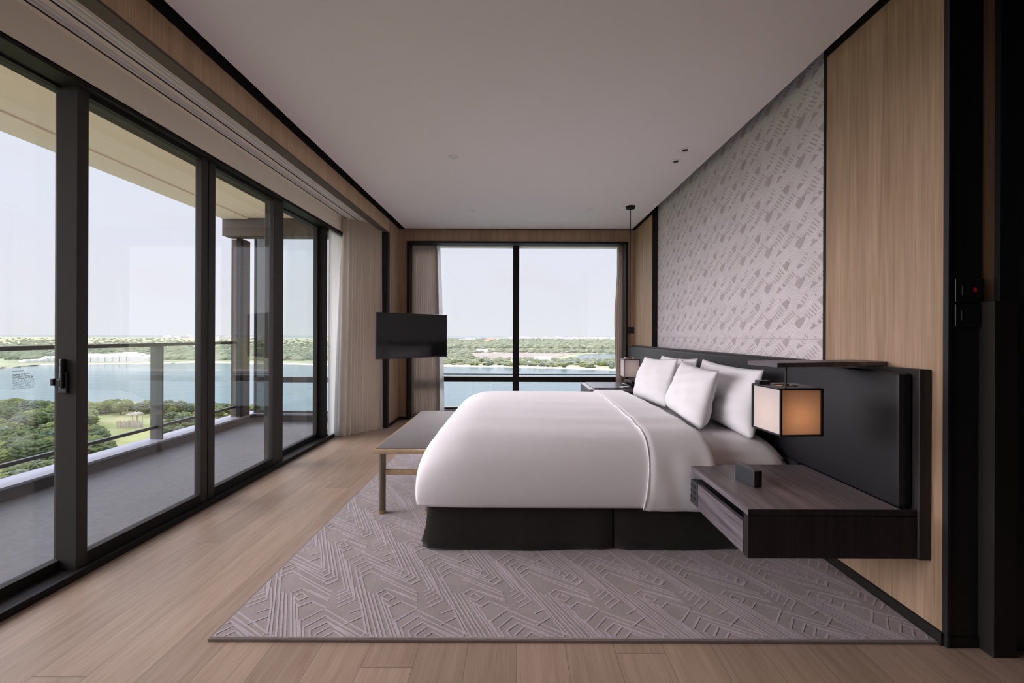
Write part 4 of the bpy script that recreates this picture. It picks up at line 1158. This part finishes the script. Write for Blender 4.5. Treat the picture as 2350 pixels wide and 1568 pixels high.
for i in range(90):
    px = 1010 + i * 4.9 + random.uniform(-3, 3)
    py = 838 + (px - 1010) * 0.02 - random.uniform(0, 9)
    put_tree('bush', px, py, random.uniform(1.8, 3.8), random.choice((0, 1, 2, 2)), 'green bush on the far lake shore', 'bush', g5, ZG + 0.5, hz=random.uniform(0.7, 1.1))
# woodland far away, one uncountable mass
def woodland(name, bands, label):
    random.seed(9); mb = MB()
    for (pa, pb, ya, yb, n, s0, s1) in bands:
        for i in range(n):
            px = random.uniform(pa, pb); py = random.uniform(ya, yb)
            x, y = gp(px, py, ZG + 0.5); s = random.uniform(s0, s1)
            k = 7; vs = []
            for r_, zz in ((1.0, 0.0), (0.95, 0.5), (0.5, 0.95)):
                for q in range(k):
                    a = 2 * math.pi * q / k; rr = s * r_ * random.uniform(0.8, 1.25); vs.append((x + rr * math.cos(a) * 1.6, y + rr * math.sin(a), ZG + 0.5 + s * zz * random.uniform(0.8, 1.1)))
            vs.append((x, y, ZG + 0.5 + s * 1.1))
            fs = [[j * k + q, j * k + (q + 1) % k, (j + 1) * k + (q + 1) % k, (j + 1) * k + q] for j in range(2) for q in range(k)]
            fs += [[2 * k + q, 2 * k + (q + 1) % k, 3 * k] for q in range(k)]
            mb.add(vs, fs)
    o = mb.build(name, M['scrub2'], smooth=False); tag(o, label, 'woodland', None, 'stuff')
woodland('distant_woodland', [(-60, 760, 780, 830, 1900, 2.2, 5), (860, 1470, 779, 800, 2600, 3.5, 8), (1000, 1450, 804, 811, 160, 2.5, 5), (1000, 1080, 805, 822, 80, 2, 4), (1000, 1450, 823, 838, 320, 1.2, 2.6)], 'grey green woodland spread over the plain beyond the lake')
# white covered sheds on the left far shore, houses on the plain
def shed(px, py, w, h, d, mat, name, label, cat, group, kind=None):
    x, y = gp(px, py, ZG + 0.5)
    vs = [(-w, -d, 0), (w, -d, 0), (w, d, 0), (-w, d, 0), (-w, -d, h * 0.6), (w, -d, h * 0.6), (w, d, h * 0.6), (-w, d, h * 0.6), (-w, 0, h), (w, 0, h)]
    fs = [[0, 1, 5, 4], [2, 3, 7, 6], [4, 5, 9, 8], [6, 7, 8, 9], [0, 4, 8, 7, 3], [1, 2, 6, 9, 5]]
    o = MB().add(vs, fs).build(name, mat); o.location = (x, y, ZG + 0.4); o.rotation_euler = (0, 0, random.uniform(-0.08, 0.08))
    tag(o, label, cat, group)
random.seed(4)
for i in range(18):
    px = 62 + i * 16.4
    h = 5.5 + 4.5 * math.exp(-((px - 300) / 45) ** 2) + 2.5 * math.exp(-((px - 215) / 40) ** 2) - (2.5 if px < 110 else 0)
    shed(px, 834 - (0.0 if px > 120 else (120 - px) * -0.04), 3.4, h, 4, M['roofs'], 'white_shed', 'long white roofed shed on the far left lake shore', 'shed', 'white roofed sheds on the far lake shore')
M['redroof'] = flat('terracotta_roof', (0.62, 0.34, 0.26), 0.9)
for (px, py, w, h, mt) in ((1125, 783, 16, 14, 'redroof'), (1117, 787, 10, 9, 'redroof'), (1080, 782, 26, 10, 'roofs'), (1107, 809, 9, 5, 'roofs'), (1245, 827, 9, 4.5, 'roofs'), (1060, 783, 14, 8, 'roofs')):
    shed(px, py, w, h, 8, M[mt], 'distant_building', {'redroof': 'terracotta roofed building far off on the plain beyond the lake', 'roofs': 'low white roofed building on the plain beyond the lake'}[mt], 'building', 'buildings with %s roofs on the plain' % {'redroof': 'terracotta', 'roofs': 'white'}[mt])
# town on the horizon
random.seed(6); mb = MB()
for i in range(230):
    px = random.uniform(1170, 1470) if i < 150 else random.uniform(380, 640)
    y = random.uniform(2700, 3200); x = (px - CX) / F * y
    h = random.uniform(10, 22); w = random.uniform(8, 24)
    mb.box(x - w, x + w, y - 10, y + 10, ZG, ZG + h)
tag(mb.build('horizon_town', M['town']), 'pale line of town buildings along the horizon', 'town', None, 'stuff')
# garden shelter on the lawn
gz = thing('garden_shelter', 'pale timber garden shelter with flat roof and post fence on the lawn', 'shelter', (*gp(302, 985, ZG + 0.6), ZG + 0.6))
gz.scale = (0.58, 0.58, 0.55)
M['timber'] = flat('weathered_timber', (0.50, 0.42, 0.40), 0.9)
MB().box(-1.0, 4.8, -2.0, 2.0, 7.0, 7.5).box(0.5, 4.5, -1.5, 1.5, 7.5, 7.9).build('roof', M['timber'], gz)
random.seed(2)
for i in range(4):
    MB().box(1.6 + 2.8 * (i % 2), 1.9 + 2.8 * (i % 2), -1.4 + 2.5 * (i // 2), -1.1 + 2.5 * (i // 2), 0, 7.0).build('post', M['timber'], gz)
fn_ = MB()
for i in range(15): fn_.box(-6 + i * 0.78, -5.72 + i * 0.78, -1.6 + 0.1 * (i % 3), -1.3 + 0.1 * (i % 3), 0, 3.6 + 0.5 * math.sin(i))
for i in range(13): fn_.box(-5.6 + i * 0.78, -5.35 + i * 0.78, 1.2, 1.5, 0, 3.4 + 0.5 * math.sin(i * 2))
fn_.box(-6, 5.0, -1.4, -1.2, 2.9, 3.1).build('post_fence', M['timber'], gz)

bpy.context.view_layer.update()
